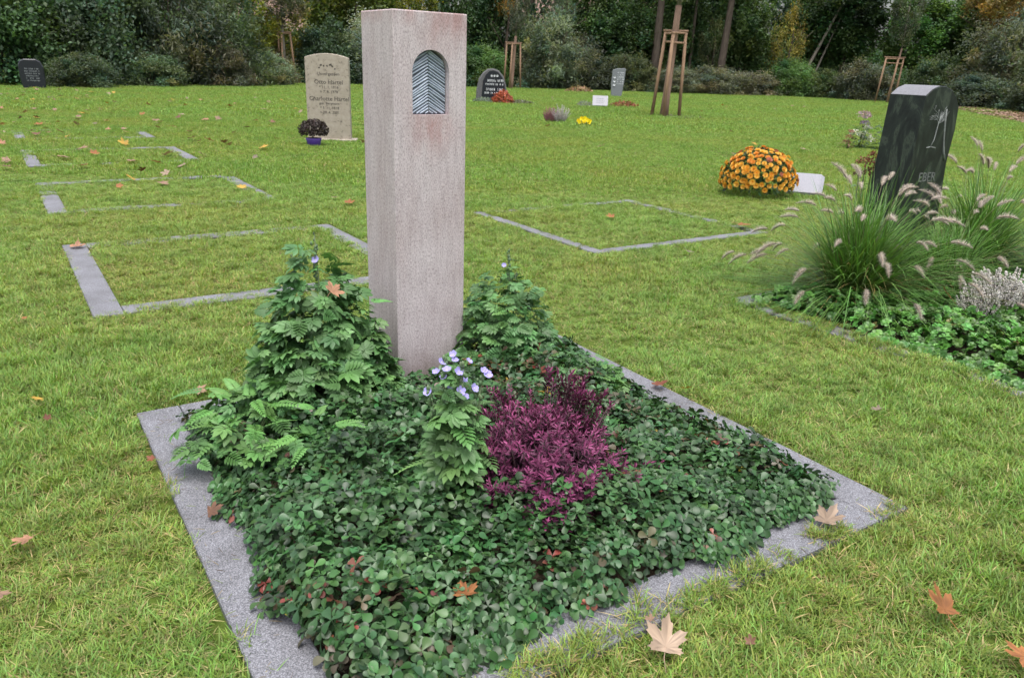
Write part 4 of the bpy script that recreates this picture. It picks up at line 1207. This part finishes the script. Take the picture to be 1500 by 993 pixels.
def tree(label, x, y, H, R, col, crown=None, z0=0.3, name='tree', cat='tree', group='trees in the wood behind the lawn', trunk=None, tr=1.0, depth=None):
    root = thing(name, label, cat, (x, y, 0), random.uniform(0, 6.28), group)
    if trunk is not None or name == 'tree':
        o = place('trunk', trunk or random.choice(TRUNKS), None, root, scale=(H * 0.86 * tr, H * 0.86 * tr, H * 0.86))
    c = crown or random.choice(CROWNS)
    o = place('crown', c, None, root, loc=(0, 0, z0 * H), scale=(R, depth or R, H * (1 - z0) / c['aspect']))
    o.color = (*[v * 1.4 for v in col], 1)
    return root
def shrub(label, x, y, H, R, col, crown=None, group='bushes along the far edge of the lawn', name='shrub', depth=None):
    root = thing(name, label, 'bush', (x, y, 0), random.uniform(-0.4, 0.4), group)
    st = place('stems', STEMS, None, root, scale=(R * 0.5, R * 0.5, H * 0.75))
    c = crown or random.choice(BUSH)
    o = place('crown', c, None, root, scale=(R, depth or R, H / c['aspect']))
    o.color = (*[v * 1.6 for v in col], 1)
    return root
a = Acc()
for i in range(9):
    th = i * 0.7; a.add(*tube([(0.08 * math.cos(th), 0.08 * math.sin(th), -0.05), (0.4 * math.cos(th), 0.4 * math.sin(th), 0.55), (0.9 * math.cos(th), 0.9 * math.sin(th), 1)], [0.03, 0.022, 0.008], 5))
STEMS = a.mesh('stems', M['bark'])

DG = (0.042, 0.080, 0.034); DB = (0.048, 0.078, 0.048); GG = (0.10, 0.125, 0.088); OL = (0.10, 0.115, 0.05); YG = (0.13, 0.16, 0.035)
MG = (0.065, 0.115, 0.04); SV = (0.13, 0.165, 0.15); OR = (0.26, 0.13, 0.03); BRN = (0.15, 0.095, 0.045)
# --- bushes at the lawn's edge, from the left picture edge to the right
for args in (
    ('very dark tall bush behind the black headstone at far left', -19.6, 30.5, 4.3, 2.6, DG, BUSH[0]),
    ('dark tall bush right of the black headstone at far left', -16.9, 33.5, 4.8, 2.4, DB, BUSH[1]),
    ('tall grey green willowy bush on the left, highest bush of the hedge', -15.2, 35.5, 5.4, 2.4, (0.055, 0.07, 0.05), WILLOW[0]),
    ('grey green bush with pale leaf tips at the end of the dark left hedge', -13.6, 37.6, 4.2, 2.1, (0.052, 0.08, 0.045), WILLOW[1]),
    ('low dark bush beside the black headstone at far left', -15.9, 29.7, 1.2, 1.1, (0.05, 0.072, 0.045), BUSH[2]),
    ('low pale green bush at the foot of the dark left hedge', -14.9, 32.9, 1.35, 1.25, (0.075, 0.105, 0.06), BUSH[3]),
    ('low brownish grey bush at the foot of the left hedge, near the yellow maples', -12.9, 36.2, 1.8, 1.3, (0.07, 0.07, 0.052), WILLOW[2]),
    ('low rounded grey green bush in front of the yellow maple trees', -12.5, 39.5, 1.5, 1.6, GG, WILLOW[0]),
    ('grey brown bush left of the staked tree behind the beige headstone', -12.9, 42.6, 1.7, 1.3, (0.10, 0.095, 0.065), WILLOW[1]),
    ('dark green bush right of the staked tree behind the beige headstone', -10.4, 45.2, 3.2, 1.9, DB, BUSH[0]),
    ('silver grey feathery bush between the beige headstone and the stele', -8.2, 45.0, 3.4, 1.7, SV, COLUMN[0]),
    ('dark bush just left of the stele on the far side', -6.5, 46.6, 3.0, 1.9, DG, BUSH[2]),
    ('dark bush hidden behind the stele', -4.2, 48.6, 2.6, 2.0, DG, BUSH[3]),
    ('green bush beside the stele behind the black arched headstone', -2.2, 49.2, 2.3, 1.6, MG, BUSH[1]),
    ('tall grey green willow bush right of the thin staked tree', 1.7, 49.8, 4.4, 2.3, GG, WILLOW[0]),
    ('feathery grey bush touching the tall willow bush', 3.1, 50.2, 3.3, 1.9, (0.07, 0.082, 0.06), WILLOW[1]),
    ('low dark grey bush left of the slim grey headstone', 4.6, 50.2, 2.0, 1.7, (0.05, 0.062, 0.045), BUSH[0]),
    ('low green bush behind the slim grey headstone', 6.5, 50.4, 2.2, 1.8, (0.06, 0.075, 0.042), WILLOW[2]),
    ('grey low arching bush behind the thick staked trunk', 9.3, 49.8, 1.5, 1.9, (0.09, 0.10, 0.075), WILLOW[0]),
    ('grey low arching bush right of the thick staked trunk', 12.0, 50.6, 1.7, 2.1, (0.10, 0.108, 0.082), WILLOW[1]),
    ('small grey tangled bush between the leaning pine trunk and the yellow tree', 14.3, 51.2, 1.4, 1.8, (0.105, 0.105, 0.085), WILLOW[2]),
    ('green bush at the foot of the yellow leaved tree', 16.8, 51.6, 2.2, 1.6, MG, BUSH[1]),
    ('low mid green bush left of the round grey bush', 18.9, 51.4, 1.7, 1.5, (0.05, 0.075, 0.035), BUSH[2]),
    ('round grey green bush left of the small staked tree on the right', 20.3, 48.8, 2.3, 1.7, (0.065, 0.075, 0.055), BUSH[3]),
    ('bright leaved bush right of the small staked tree, over the dark headstone', 23.3, 46.2, 2.6, 1.7, (0.06, 0.085, 0.045), BUSH[0]),
    ('bluish green low bush at the leaf strewn edge on the right', 23.6, 42.2, 1.6, 1.9, (0.065, 0.085, 0.066), BUSH[1]),
    ('grey leaved tall bush on the right', 25.5, 44.0, 4.6, 2.6, (0.075, 0.085, 0.062), WILLOW[0]),
    ('dark low bush behind the leaf litter at the right edge', 24.3, 37.6, 1.9, 2.0, (0.055, 0.07, 0.045), BUSH[3]),
    ('tall mixed green bush at the right picture edge', 26.0, 39.0, 5.2, 2.6, (0.06, 0.078, 0.042), BUSH[2]),
): shrub(*args)
# --- trees behind them
for args in (
    ('yellow green maple tree between the left hedge and the staked tree', -14.4, 43.0, 5.6, 2.2, (0.115, 0.135, 0.022), LOOSE[0], 0.12),
    ('yellow leaved maple with orange low twigs left of the staked tree', -13.4, 45.3, 5.2, 1.9, (0.14, 0.13, 0.022), LOOSE[1], 0.15),
    ('green yellow tree right of the staked tree, above the beige headstone', -9.7, 48.5, 7.0, 2.6, (0.075, 0.105, 0.024), CROWNS[0], 0.12),
    ('yellowish tree just left of the stele top', -6.8, 49.5, 7.0, 2.1, (0.11, 0.12, 0.026), LOOSE[2], 0.2),
    ('dark green tree right of the stele top', -1.9, 51.8, 7.2, 2.1, DG, CROWNS[1], 0.1),
    ('small orange leaved tree over the black arched headstone', -1.1, 50.2, 5.9, 0.85, (0.26, 0.15, 0.03), LOOSE[0], 0.66),
    ('slender pale poplar rising from the grey willow bush', 2.3, 51.5, 6.2, 0.8, (0.085, 0.105, 0.078), COLUMN[1], 0.2),
    ('dark round tree behind the slim grey headstone', 6.4, 54.0, 5.4, 2.5, DG, CROWNS[2], 0.24),
    ('pale leaved young tree behind the thick staked trunk', 12.2, 53.4, 4.4, 1.0, (0.10, 0.125, 0.06), LOOSE[1], 0.3),
    ('yellow and orange leaved slender tree in the middle of the dark wood', 16.7, 52.6, 5.2, 1.15, (0.16, 0.145, 0.035), LOOSE[1], 0.08),
    ('mid green tree leaning over the dark hollow', 20.8, 54.5, 7.5, 2.6, (0.045, 0.085, 0.03), CROWNS[3], 0.28),
    ('bright green tree above the small staked tree on the right', 24.4, 52.0, 6.4, 2.3, (0.06, 0.115, 0.032), CROWNS[0], 0.3),
    ('tree with orange brown upper leaves above the dark headstone', 26.8, 48.2, 7.6, 2.0, (0.17, 0.115, 0.04), LOOSE[2], 0.52),
    ('orange brown leaved tree at the right picture edge', 29.0, 43.2, 7.2, 2.3, (0.15, 0.105, 0.035), LOOSE[0], 0.45),
): tree(*args)
# --- tall wood behind: trunks and high dark crowns
back = [(-27, 33, 'leftmost tall tree of the wood behind the far left hedge'), (-23.5, 36, 'tall dark tree above the black headstone at far left'), (-20.5, 39, 'tall dark tree behind the left hedge'),
        (-17.5, 44.5, 'tall dark tree behind the willowy left bush'), (-11.5, 53.5, 'tall dark tree behind the staked tree near the beige headstone'),
        (-8.0, 55.0, 'tall dark tree behind the silver bush'), (-4.6, 54.5, 'tall dark tree rising behind the stele'), (0.2, 57.5, 'tall dark tree behind the thin staked tree'),
        (8.8, 58.0, 'tall dark tree left of the thick staked trunk'), (12.3, 59.5, 'tall dark tree right of the thick staked trunk'), (15.4, 58.5, 'tall dark tree left of the yellow slender tree'), (18.6, 58.0, 'tall dark tree right of the yellow slender tree'),
        (22.4, 60.0, 'tall dark tree behind the small staked tree on the right'), (30.0, 53.0, 'tall dark tree behind the orange brown tree'),
        (33.0, 48.0, 'tall dark tree behind the right edge bushes'), (33.5, 42.5, 'rightmost tall dark tree of the wood')]
for i, (x, y, lb) in enumerate(back):
    tree(lb, x, y, random.uniform(9.5, 12.5), random.uniform(2.3, 3.0), random.choice([DG, DB, MG, (0.042, 0.07, 0.03)]), (LOOSE + CROWNS)[i % 5], random.uniform(0.12, 0.2), tr=1.2)
for x, y, lb in ((9.8, 55.5, 'mid green low crowned tree between the dark and the grey pine trunks'), (14.4, 55.5, 'mid green low crowned tree left of the yellow leaved tree'), (18.9, 56.0, 'mid green low crowned tree behind the leaning trunks'),
                 (4.3, 54.5, 'mid green low crowned tree left of the slim grey headstone'), (27.5, 51.0, 'mid green low crowned tree right of the small staked tree'), (-17.8, 41.0, 'mid green low crowned tree rising over the left hedge')):
    tree(lb, x, y, random.uniform(6.0, 7.2), 2.3, (0.06, 0.10, 0.036), CROWNS[int(abs(x)) % 4], 0.05)
# a darker thicket fills the wood's floor, so no horizon shows under the crowns
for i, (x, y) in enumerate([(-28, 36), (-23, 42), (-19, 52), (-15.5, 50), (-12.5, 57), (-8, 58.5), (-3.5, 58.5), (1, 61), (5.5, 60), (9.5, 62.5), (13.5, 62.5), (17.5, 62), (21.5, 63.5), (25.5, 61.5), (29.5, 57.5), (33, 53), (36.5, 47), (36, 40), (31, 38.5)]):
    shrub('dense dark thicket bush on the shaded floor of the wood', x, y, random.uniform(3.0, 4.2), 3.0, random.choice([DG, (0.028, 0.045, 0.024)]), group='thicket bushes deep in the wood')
# pine trunks that stand free of leaves
def bare_trunk(label, x, y, H, r0, lean, mat='bark', crown=True):
    root = thing('tree', label, 'tree', (x, y, 0), 0, 'bare trunks at the edge of the wood')
    z = np.linspace(0, 1, 6)
    Acc().add(*tube(np.stack([lean * z * H, 0.1 * np.sin(z * 3), z * H - 0.1], 1), r0 * np.interp(z, [0, 1], [1.1, 0.5]), 9)).build('trunk', M[mat], root)
    o = place('crown', random.choice(LOOSE), None, root, loc=(lean * H * 0.9, 0, H * 0.62), scale=(2.4, 2.4, H * 0.22)); o.color = (*DB, 1)
bare_trunk('thick straight dark trunk just left of the thick staked trunk', 8.35, 52.4, 11, 0.26, 0.03)
bare_trunk('grey straight pine trunk right of the thick staked trunk', 12.4, 51.9, 11, 0.23, 0.055, 'bark')
bare_trunk('thin dark trunk between the thick staked trunk and the grey pine trunk', 10.9, 54.0, 9, 0.11, 0.02)
bare_trunk('pale trunk leaning strongly to the right in the wood', 17.6, 53.3, 8.5, 0.10, 0.42, 'bark_pale')
bare_trunk('second slim trunk leaning right below the strongly leaning one', 18.5, 53.6, 6, 0.07, 0.33, 'bark_pale')

# ------------------------------------------------------------------ staked young trees
def staked_tree(label, slabel, x, y, s, posts, tr, trH, crown, mulch=False, wrap=True, lean=0.04, bars=True, ch=4.5, seed=1, cz=None, crR=1.0, lower=False):
    root = thing('young_tree', label, 'tree', (x, y, 0), 0, 'young staked trees')
    z = np.linspace(0, 1, 6)
    Acc().add(*tube(np.stack([lean * z * trH, 0.03 * np.sin(3 * z), z * trH - 0.08], 1), tr * np.interp(z, [0, 0.05, 1], [1.15, 1, 0.75]), 10)).build('trunk', M['reed'] if wrap else M['bark_pale'], root)
    up = Acc(); r = np.random.default_rng(seed)
    t0 = np.array([lean * trH, 0, trH - 0.1])
    up.add(*tube([t0, t0 + [0, 0, ch * 0.8]], [tr * 0.6, tr * 0.15], 7))
    for i in range(8):
        b = t0 + [0, 0, ch * 0.8 * r.uniform(0.05, 0.7)]; th = r.uniform(0, 6.28); L = r.uniform(0.5, 1.0) * crR
        up.add(*tube([b, b + np.array([math.cos(th) * L, math.sin(th) * L, L * 0.8])], [tr * 0.22, tr * 0.05], 5))
    up.build('limbs', M['bark_pale'], root)
    o = place('crown', LOOSE[seed % 3], None, root, loc=(lean * trH, 0, cz if cz else trH + 0.05), scale=(crR, crR, ch / 2.3)); o.color = (*crown, 1)
    st = thing('tree_stakes', slabel, 'tree support', (x, y, 0), 0, 'wooden tree stake frames')
    tops = []
    for (px, py, tx, ty) in posts:
        Acc().add(*tube([(px * s, py * s, -0.1), (tx * s, ty * s, 2.32 * s)], [0.05 * s, 0.045 * s], 9)).build('post', M['wood'], st)
        tops.append((tx, ty))
    def bar(p, q, z, r_=0.032):
        p, q = np.array([*p, 0]), np.array([*q, 0]); e = (q - p) * 0.12
        Acc().add(*tube([(p - e) * s + [0, 0, z], (q + e) * s + [0, 0, z]], r_ * s, 7)).build('crossbar', M['wood'], st)
    bar(tops[0], tops[2], 2.36 * s); bar(tops[0], tops[1], 2.28 * s) 
    if bars: bar(tops[1], tops[2], 2.30 * s)
    if lower: bar(tops[0], tops[1], 2.06 * s); bar(tops[1], tops[2], 2.04 * s)
    return st
staked_tree('thick straight young tree trunk wrapped in brown reed matting on the lawn', 'large wooden three post stake frame around the thick wrapped trunk', 4.22, 23.85, 1.0,
            [(-0.33, 0.18, -0.14, 0.12), (-0.08, -0.35, 0.02, -0.22), (0.46, 0.05, 0.42, 0.04)], 0.115, 3.1, (0.12, 0.15, 0.07), lean=0.045, ch=4.0, seed=1, lower=True)
staked_tree('olive grey young tree with stakes behind the beige headstone', 'wooden stake frame of the olive grey young tree behind the beige headstone', -12.35, 43.0, 1.06,
            [(-0.32, 0.1, -0.22, 0.08), (0.0, -0.3, 0.0, -0.22), (0.5, 0.15, 0.33, 0.1)], 0.09, 2.9, (0.105, 0.11, 0.066), lean=0.0, wrap=False, ch=2.9, seed=2, cz=2.75, crR=1.35)
staked_tree('thin pale young tree with stakes behind the black arched headstone', 'wooden stake frame of the thin pale tree behind the black arched headstone', -0.55, 47.0, 1.05,
            [(-0.42, 0.1, -0.3, 0.08), (-0.1, -0.3, 0.0, -0.22), (0.5, 0.1, 0.42, 0.1)], 0.1, 2.9, (0.11, 0.125, 0.09), lean=0.06, wrap=True, ch=3.2, seed=3, crR=0.8)
staked_tree('small young tree with stakes left of the dark headstone, near the right wood', 'narrow wooden stake frame left of the dark headstone near the right wood', 20.2, 45.2, 1.0,
            [(-0.62, 0.1, -0.42, 0.08), (-0.1, -0.3, 0.1, -0.22), (0.42, 0.1, 0.52, 0.1)], 0.06, 2.9, (0.07, 0.095, 0.05), lean=0.1, wrap=True, ch=3.2, seed=4, crR=0.9, lower=True)
# mulch ring under the thick trunk, leaf litter strip on the right
def litter(name, label, n, fx, base, size, zj=0.02):
    B = fx(n); k = len(B); P = np.concatenate([B, rng.uniform(0.0, zj, (k, 1))], 1)
    cols = np.asarray(base)[rng.integers(0, len(base), k)] * rng.uniform(0.7, 1.3, (k, 1))
    o = Acc().scatter(OV, frames(rdir(k, -0.25, 0.35), rng.normal(0, 0.35, (k, 3)) + [0, 0, 1], size * rng.uniform(0.6, 1.3, k)), P, cols).build(name, M['dry_leaf'])
    tag(o, label, 'leaf litter', kind='stuff')
def ring(n):
    th = rng.uniform(0, 6.28, n); q = np.sqrt(rng.random(n)); return np.stack([4.45 + 0.95 * q * np.cos(th), 23.9 + 0.75 * q * np.sin(th)], 1)
litter('mulch', 'greyish brown mulch on the ground around the thick staked trunk', 1500, ring, [(0.12, 0.095, 0.07), (0.09, 0.08, 0.06), (0.16, 0.12, 0.09)], 0.06, 0.03)
def strip(n):
    t_ = rng.random(n); q = rng.random(n) ** 1.4 * 1.0
    x = np.interp(t_, [0, 0.5, 1], [16.6, 19.2, 22.2]); y = np.interp(t_, [0, 0.5, 1], [25.4, 33.5, 43.5])
    return np.stack([x + q * 5.5 - 0.3, y + q * 1.2], 1)
litter('leaf_litter', 'brown fallen leaf litter covering the ground under the right bushes', 9000, strip, [(0.20, 0.115, 0.075), (0.26, 0.17, 0.12), (0.14, 0.085, 0.06), (0.3, 0.2, 0.15)], 0.15, 0.06)

# dry clippings on the stone edges
def clip_pts(n):
    s_ = rng.integers(0, 3, n); t_ = rng.random(n); w_ = rng.beta(0.7, 1.6, n) * 0.145
    B = np.where(s_ == 0, w_, np.where(s_ == 1, t_ * 1.96, 1.96 - w_)); A = np.where(s_ == 1, 1.88 - w_ * 0.9, t_ * 1.88)
    P = ORG + np.outer(B, bx) + np.outer(A, ax); return P[:, :2]
Q = clip_pts(420); k = len(Q); P = np.concatenate([Q, np.full((k, 1), 0.0325)], 1)
th = rng.uniform(0, 6.28, k)
TSTRAW = (np.array([(0, -0.03, 0), (1, -0.012, 0.05), (1, 0.012, 0.05), (0, 0.03, 0), (0.5, 0, 0.09)]), [(0, 1, 4), (1, 2, 4), (2, 3, 4), (3, 0, 4)], np.ones((5, 3)))
kind_ = rng.integers(0, 3, k)
o = Acc().scatter(TSTRAW, frames(np.stack([np.cos(th), np.sin(th), 0 * th], 1), None, rng.uniform(0.006, 0.035, k)), P,
                  np.array([(0.22, 0.17, 0.09), (0.09, 0.06, 0.04), (0.13, 0.17, 0.05)])[kind_] * rng.uniform(0.6, 1.2, (k, 1))).build('grass_clippings', M['dry_leaf'])
tag(o, 'dry grass clippings and crumbs lying on the granite edge of the near grave', 'clippings', kind='stuff')

# ------------------------------------------------------------------ houses glimpsed behind the wood
def house(label, x, y, rz, W, Dp, H, RH, wall, wins):
    root = thing('house', label, 'house', (x, y, 0), rz)
    Acc().add(*box(0, W, 0, Dp, -0.2, H)).build('wall', M[wall], root, smooth=False)
    V = [(-0.4, -0.5, H + 0.003), (W + 0.4, -0.5, H + 0.003), (W + 0.4, Dp + 0.5, H + 0.003), (-0.4, Dp + 0.5, H + 0.003), (-0.4, Dp / 2, H + RH), (W + 0.4, Dp / 2, H + RH)]
    Acc().add(V, [(0, 1, 5, 4), (2, 3, 4, 5), (0, 4, 3), (1, 2, 5), (3, 2, 1, 0)]).build('roof', M['roof'], root, smooth=False)
    for wx in wins:
        f_ = Acc()
        for b_ in (box(wx, wx + 1.2, -0.06, -0.003, 1.0, 1.08), box(wx, wx + 1.2, -0.06, -0.003, 2.22, 2.3), box(wx, wx + 0.08, -0.06, -0.003, 1.083, 2.217), box(wx + 1.12, wx + 1.2, -0.06, -0.003, 1.083, 2.217)): f_.add(*b_)
        fr = f_.build('window', M['pale_stone'], root, smooth=False)
        Acc().add(*box(wx + 0.083, wx + 1.117, -0.03, -0.003, 1.083, 2.217)).build('pane', M['glass'], fr, smooth=False)
house('brick house with a tiled roof glimpsed through the trees on the left', -22.0, 60, rad(10), 9, 7, 3.0, 2.6, 'brick_wall', (1.2, 4.0, 6.6))
house('pale house wall glimpsed through the bushes right of the stele', 0.0, 68, rad(-3), 12, 8, 4.2, 2.5, 'house_wall', (1.5, 4.6, 8.2))

# ------------------------------------------------------------------ fallen leaves
def maple_mesh(seed, col, small=False):
    r = np.random.default_rng(seed)
    lobes = [(0, 1.0), (0.85, 0.88), (-0.85, 0.88), (1.75, 0.6), (-1.75, 0.6)]
    lobes.sort()
    pts = [(math.pi, 0.10)]
    out = []
    angs = [l[0] for l in lobes]; rs = [l[1] for l in lobes]
    out.append((-2.6, 0.22))
    for i, (a0, r0) in enumerate(zip(angs, rs)):
        out += [(a0 - 0.30, r0 * 0.66), (a0 - 0.24, r0 * 0.80), (a0 - 0.12, r0 * 0.80), (a0, r0), (a0 + 0.12, r0 * 0.80), (a0 + 0.24, r0 * 0.82), (a0 + 0.30, r0 * 0.66)]
        if i < 4:
            m = (a0 + angs[i + 1]) / 2; out.append((m, 0.42))
    out.append((2.6, 0.22))
    V = [(0, 0, 0)]; C = [np.asarray(col) * 0.8]
    curl = r.uniform(0.2, 0.7); ph = r.uniform(0, 6.28); fold = r.uniform(-0.1, 0.6)
    for ring_ in (0.5, 1.0):
        for a0, q in out:
            q = q * ring_ * r.uniform(0.94, 1.06)
            z = curl * q * q * 0.55 * (0.6 + 0.6 * math.sin(2 * a0 + ph)) + 0.25 * fold * abs(math.sin(a0)) * q + 0.03 * math.sin(5 * a0) * ring_
            V.append((q * math.cos(a0), q * math.sin(a0), z + 0.02)); C.append(np.asarray(col) * r.uniform(0.55, 1.2) * (1.0 if ring_ == 1 else 0.9))
    n = len(out); F = []
    for i in range(n):
        j = (i + 1) % n
        F += [(0, 1 + i, 1 + j), (1 + i, 1 + n + i, 1 + n + j, 1 + j)]
    a = Acc().add(V, F, np.array(C))
    a.add(*tube([(0, 0, 0.005), (-0.35, 0.03, 0.0), (-0.8, -0.05, 0.03)], [0.018, 0.015, 0.012], 4), np.asarray(col) * 0.9)
    return a.mesh('leaf_blade', M['dry_leaf'])
LC = dict(tan=(0.29, 0.18, 0.12), salmon=(0.40, 0.21, 0.125), orange=(0.31, 0.125, 0.042), brown=(0.18, 0.09, 0.055), red=(0.19, 0.06, 0.03), yellow=(0.48, 0.30, 0.05), pale=(0.33, 0.24, 0.175), grey=(0.19, 0.15, 0.11))
LM = {k: [maple_mesh(900 + 10 * i + j, c) for j in range(3)] for i, (k, c) in enumerate(LC.items())}
def fallen(label, x, y, size, col, z=0.045, rot=None, group='fallen autumn leaves', var=0):
    o = place('fallen_leaf', LM[col][var % 3], None, None, loc=(x, y, z), rot=rot or (rng.normal(0, 0.25), rng.normal(0, 0.25), rng.uniform(0, 6.28)), scale=(size,) * 3)
    return tag(o, label, 'leaf', group)
for i, args in enumerate((
    ('large salmon coloured maple leaf caught upright on top of the left leafy plant', -0.632, 2.62, 0.056, 'salmon', 0.535, (rad(38), rad(-10), rad(75))),
    ('brownish pink curled leaf on the back left corner of the stone border', -1.24, 2.84, 0.045, 'tan', 0.045),
    ('dark brown folded leaf on the right stone edge of the grave', 0.625, 3.06, 0.06, 'red', 0.045),
    ('small orange leaf beside the dark brown leaf on the right stone edge', 0.735, 3.035, 0.035, 'yellow', 0.045),
    ('large tan maple leaf on the front right stone edge', 0.955, 2.03, 0.068, 'pale', 0.05, (rad(-12), rad(-20), rad(40))),
    ('big orange brown curled maple leaf lying in the grass at lower right', 1.09, 1.61, 0.075, 'orange', 0.07, (rad(20), rad(-25), rad(100))),
    ('orange brown leaf in the bottom right corner of the picture', 1.215, 1.475, 0.06, 'orange', 0.05),
    ('pale tan torn maple leaf in the grass at the bottom', 0.375, 1.455, 0.075, 'pale', 0.06, (rad(10), rad(-30), rad(80))),
    ('tiny tan leaf scrap next to the pale torn maple leaf', 0.36, 1.56, 0.022, 'tan', 0.05),
    ('pinkish brown leaf lying in the grass at lower left', -1.29, 1.80, 0.05, 'salmon', 0.05),
    ('pale brown leaf at the left picture edge in the grass', -1.22, 1.57, 0.04, 'tan', 0.05),
    ('salmon leaf on the back corner of the border left of the stele', -3.0, 5.22, 0.08, 'salmon', 0.03),
    ('dark brown curled leaf on the left stone edge of the grave', -0.86, 1.97, 0.042, 'brown', 0.045),
    ('brown orange maple leaf in the front of the dark ground cover', -0.09, 1.56, 0.055, 'orange', 0.105),
    ('reddish brown leaf caught among the white heather', 2.47, 4.28, 0.09, 'orange', 0.14, (rad(30), rad(-30), 2.0)),
    ('brown leaf below the reddish leaf at the white heather', 2.60, 4.24, 0.07, 'red', 0.12),
    ('orange leaf behind the fluffy fountain grass spikes', 1.97, 6.81, 0.10, 'orange', 0.05),
    ('grey brown leaf on the lawn left of the fountain grass', 1.27, 5.67, 0.07, 'grey', 0.05),
    ('single orange leaf in the grass plot right of the stele', 0.85, 6.95, 0.065, 'orange', 0.05),
    ('orange leaf on the lawn touching the left side of the stele', -1.55, 7.21, 0.075, 'orange', 0.05),
    ('small tan leaf left of the orange leaf near the stele', -1.74, 7.47, 0.05, 'tan', 0.05),
    ('orange leaf half hidden behind the purple shrub', -0.17, 3.0, 0.05, 'orange', 0.12),
    ('pair of whitish leaves on the left lawn among orange ones', -4.6, 10.36, 0.15, 'pale', 0.05),
    ('tan leaf on the lawn behind the left border', -3.63, 8.0, 0.09, 'tan', 0.05),
    ('yellow leaf by the thin stone strip on the left lawn', -2.78, 7.87, 0.08, 'yellow', 0.05),
    ('yellow orange leaf left of the tan leaf on the lawn', -4.05, 8.24, 0.10, 'yellow', 0.05),
    ('round orange leaf on the left lawn', -3.93, 7.7, 0.06, 'orange', 0.05),
    ('orange leaf just before the whitish leaf pair', -4.35, 9.56, 0.10, 'salmon', 0.05),
    ('small red leaf in the grass left of the near grave', -1.66, 2.53, 0.022, 'red', 0.05),
    ('faint orange leaf on the lawn at the left edge', -2.4, 3.64, 0.03, 'orange', 0.045),
    ('pale upright leaf in the lawn right of the grave', 1.47, 2.87, 0.035, 'grey', 0.05),
    ('small brown leaf in the grass near the bottom', 0.58, 1.49, 0.022, 'brown', 0.05),
    ('yellow scrap of leaf in the grass at the left edge', -1.79, 2.7, 0.035, 'yellow', 0.05),
    ('dark red leaf scrap lying at the foot of the left stone edge', -1.16, 2.27, 0.025, 'red', 0.05),
)): fallen(*args, var=i)
cols = ['tan', 'pale', 'orange', 'salmon', 'yellow', 'brown', 'tan', 'pale', 'grey']
r = np.random.default_rng(41)
names = dict(tan='tan', pale='whitish', orange='orange', salmon='pinkish', yellow='yellow', brown='brown', grey='greyish', red='red')
n_ = 0
while n_ < 150:
    y = r.uniform(8.5, 29); fx = r.beta(1.1, 2.0)
    x = -0.66 * y + fx * 0.46 * y
    if abs(x + 3.2) < 0.5 and abs(y - 13) < 1.2: continue
    c = cols[r.integers(0, len(cols))]
    fallen('small %s autumn leaf among many scattered over the far left lawn' % names[c], x, y, r.uniform(0.06, 0.125), c, 0.055, group='scattered %s leaves on the far left lawn' % names[c], var=n_); n_ += 1
for i in range(34):
    y = r.uniform(10, 44); x = r.uniform(-0.2, 0.5) * y
    c = ['tan', 'pale', 'yellow', 'orange'][i % 4]
    fallen('small %s autumn leaf among the few on the far middle lawn' % names[c], x, y, r.uniform(0.07, 0.12), c, 0.06, group='sparse %s leaves on the middle lawn' % names[c], var=i)
cushion('leaf_heap', 'small heap of brown leaves on the lawn before the far bushes', (3.2, 45.0, 0), 0.75, 0.5, 0.25, (0.26, 0.17, 0.09), 300, 0.16, 'leaf heap', 'dry_leaf')
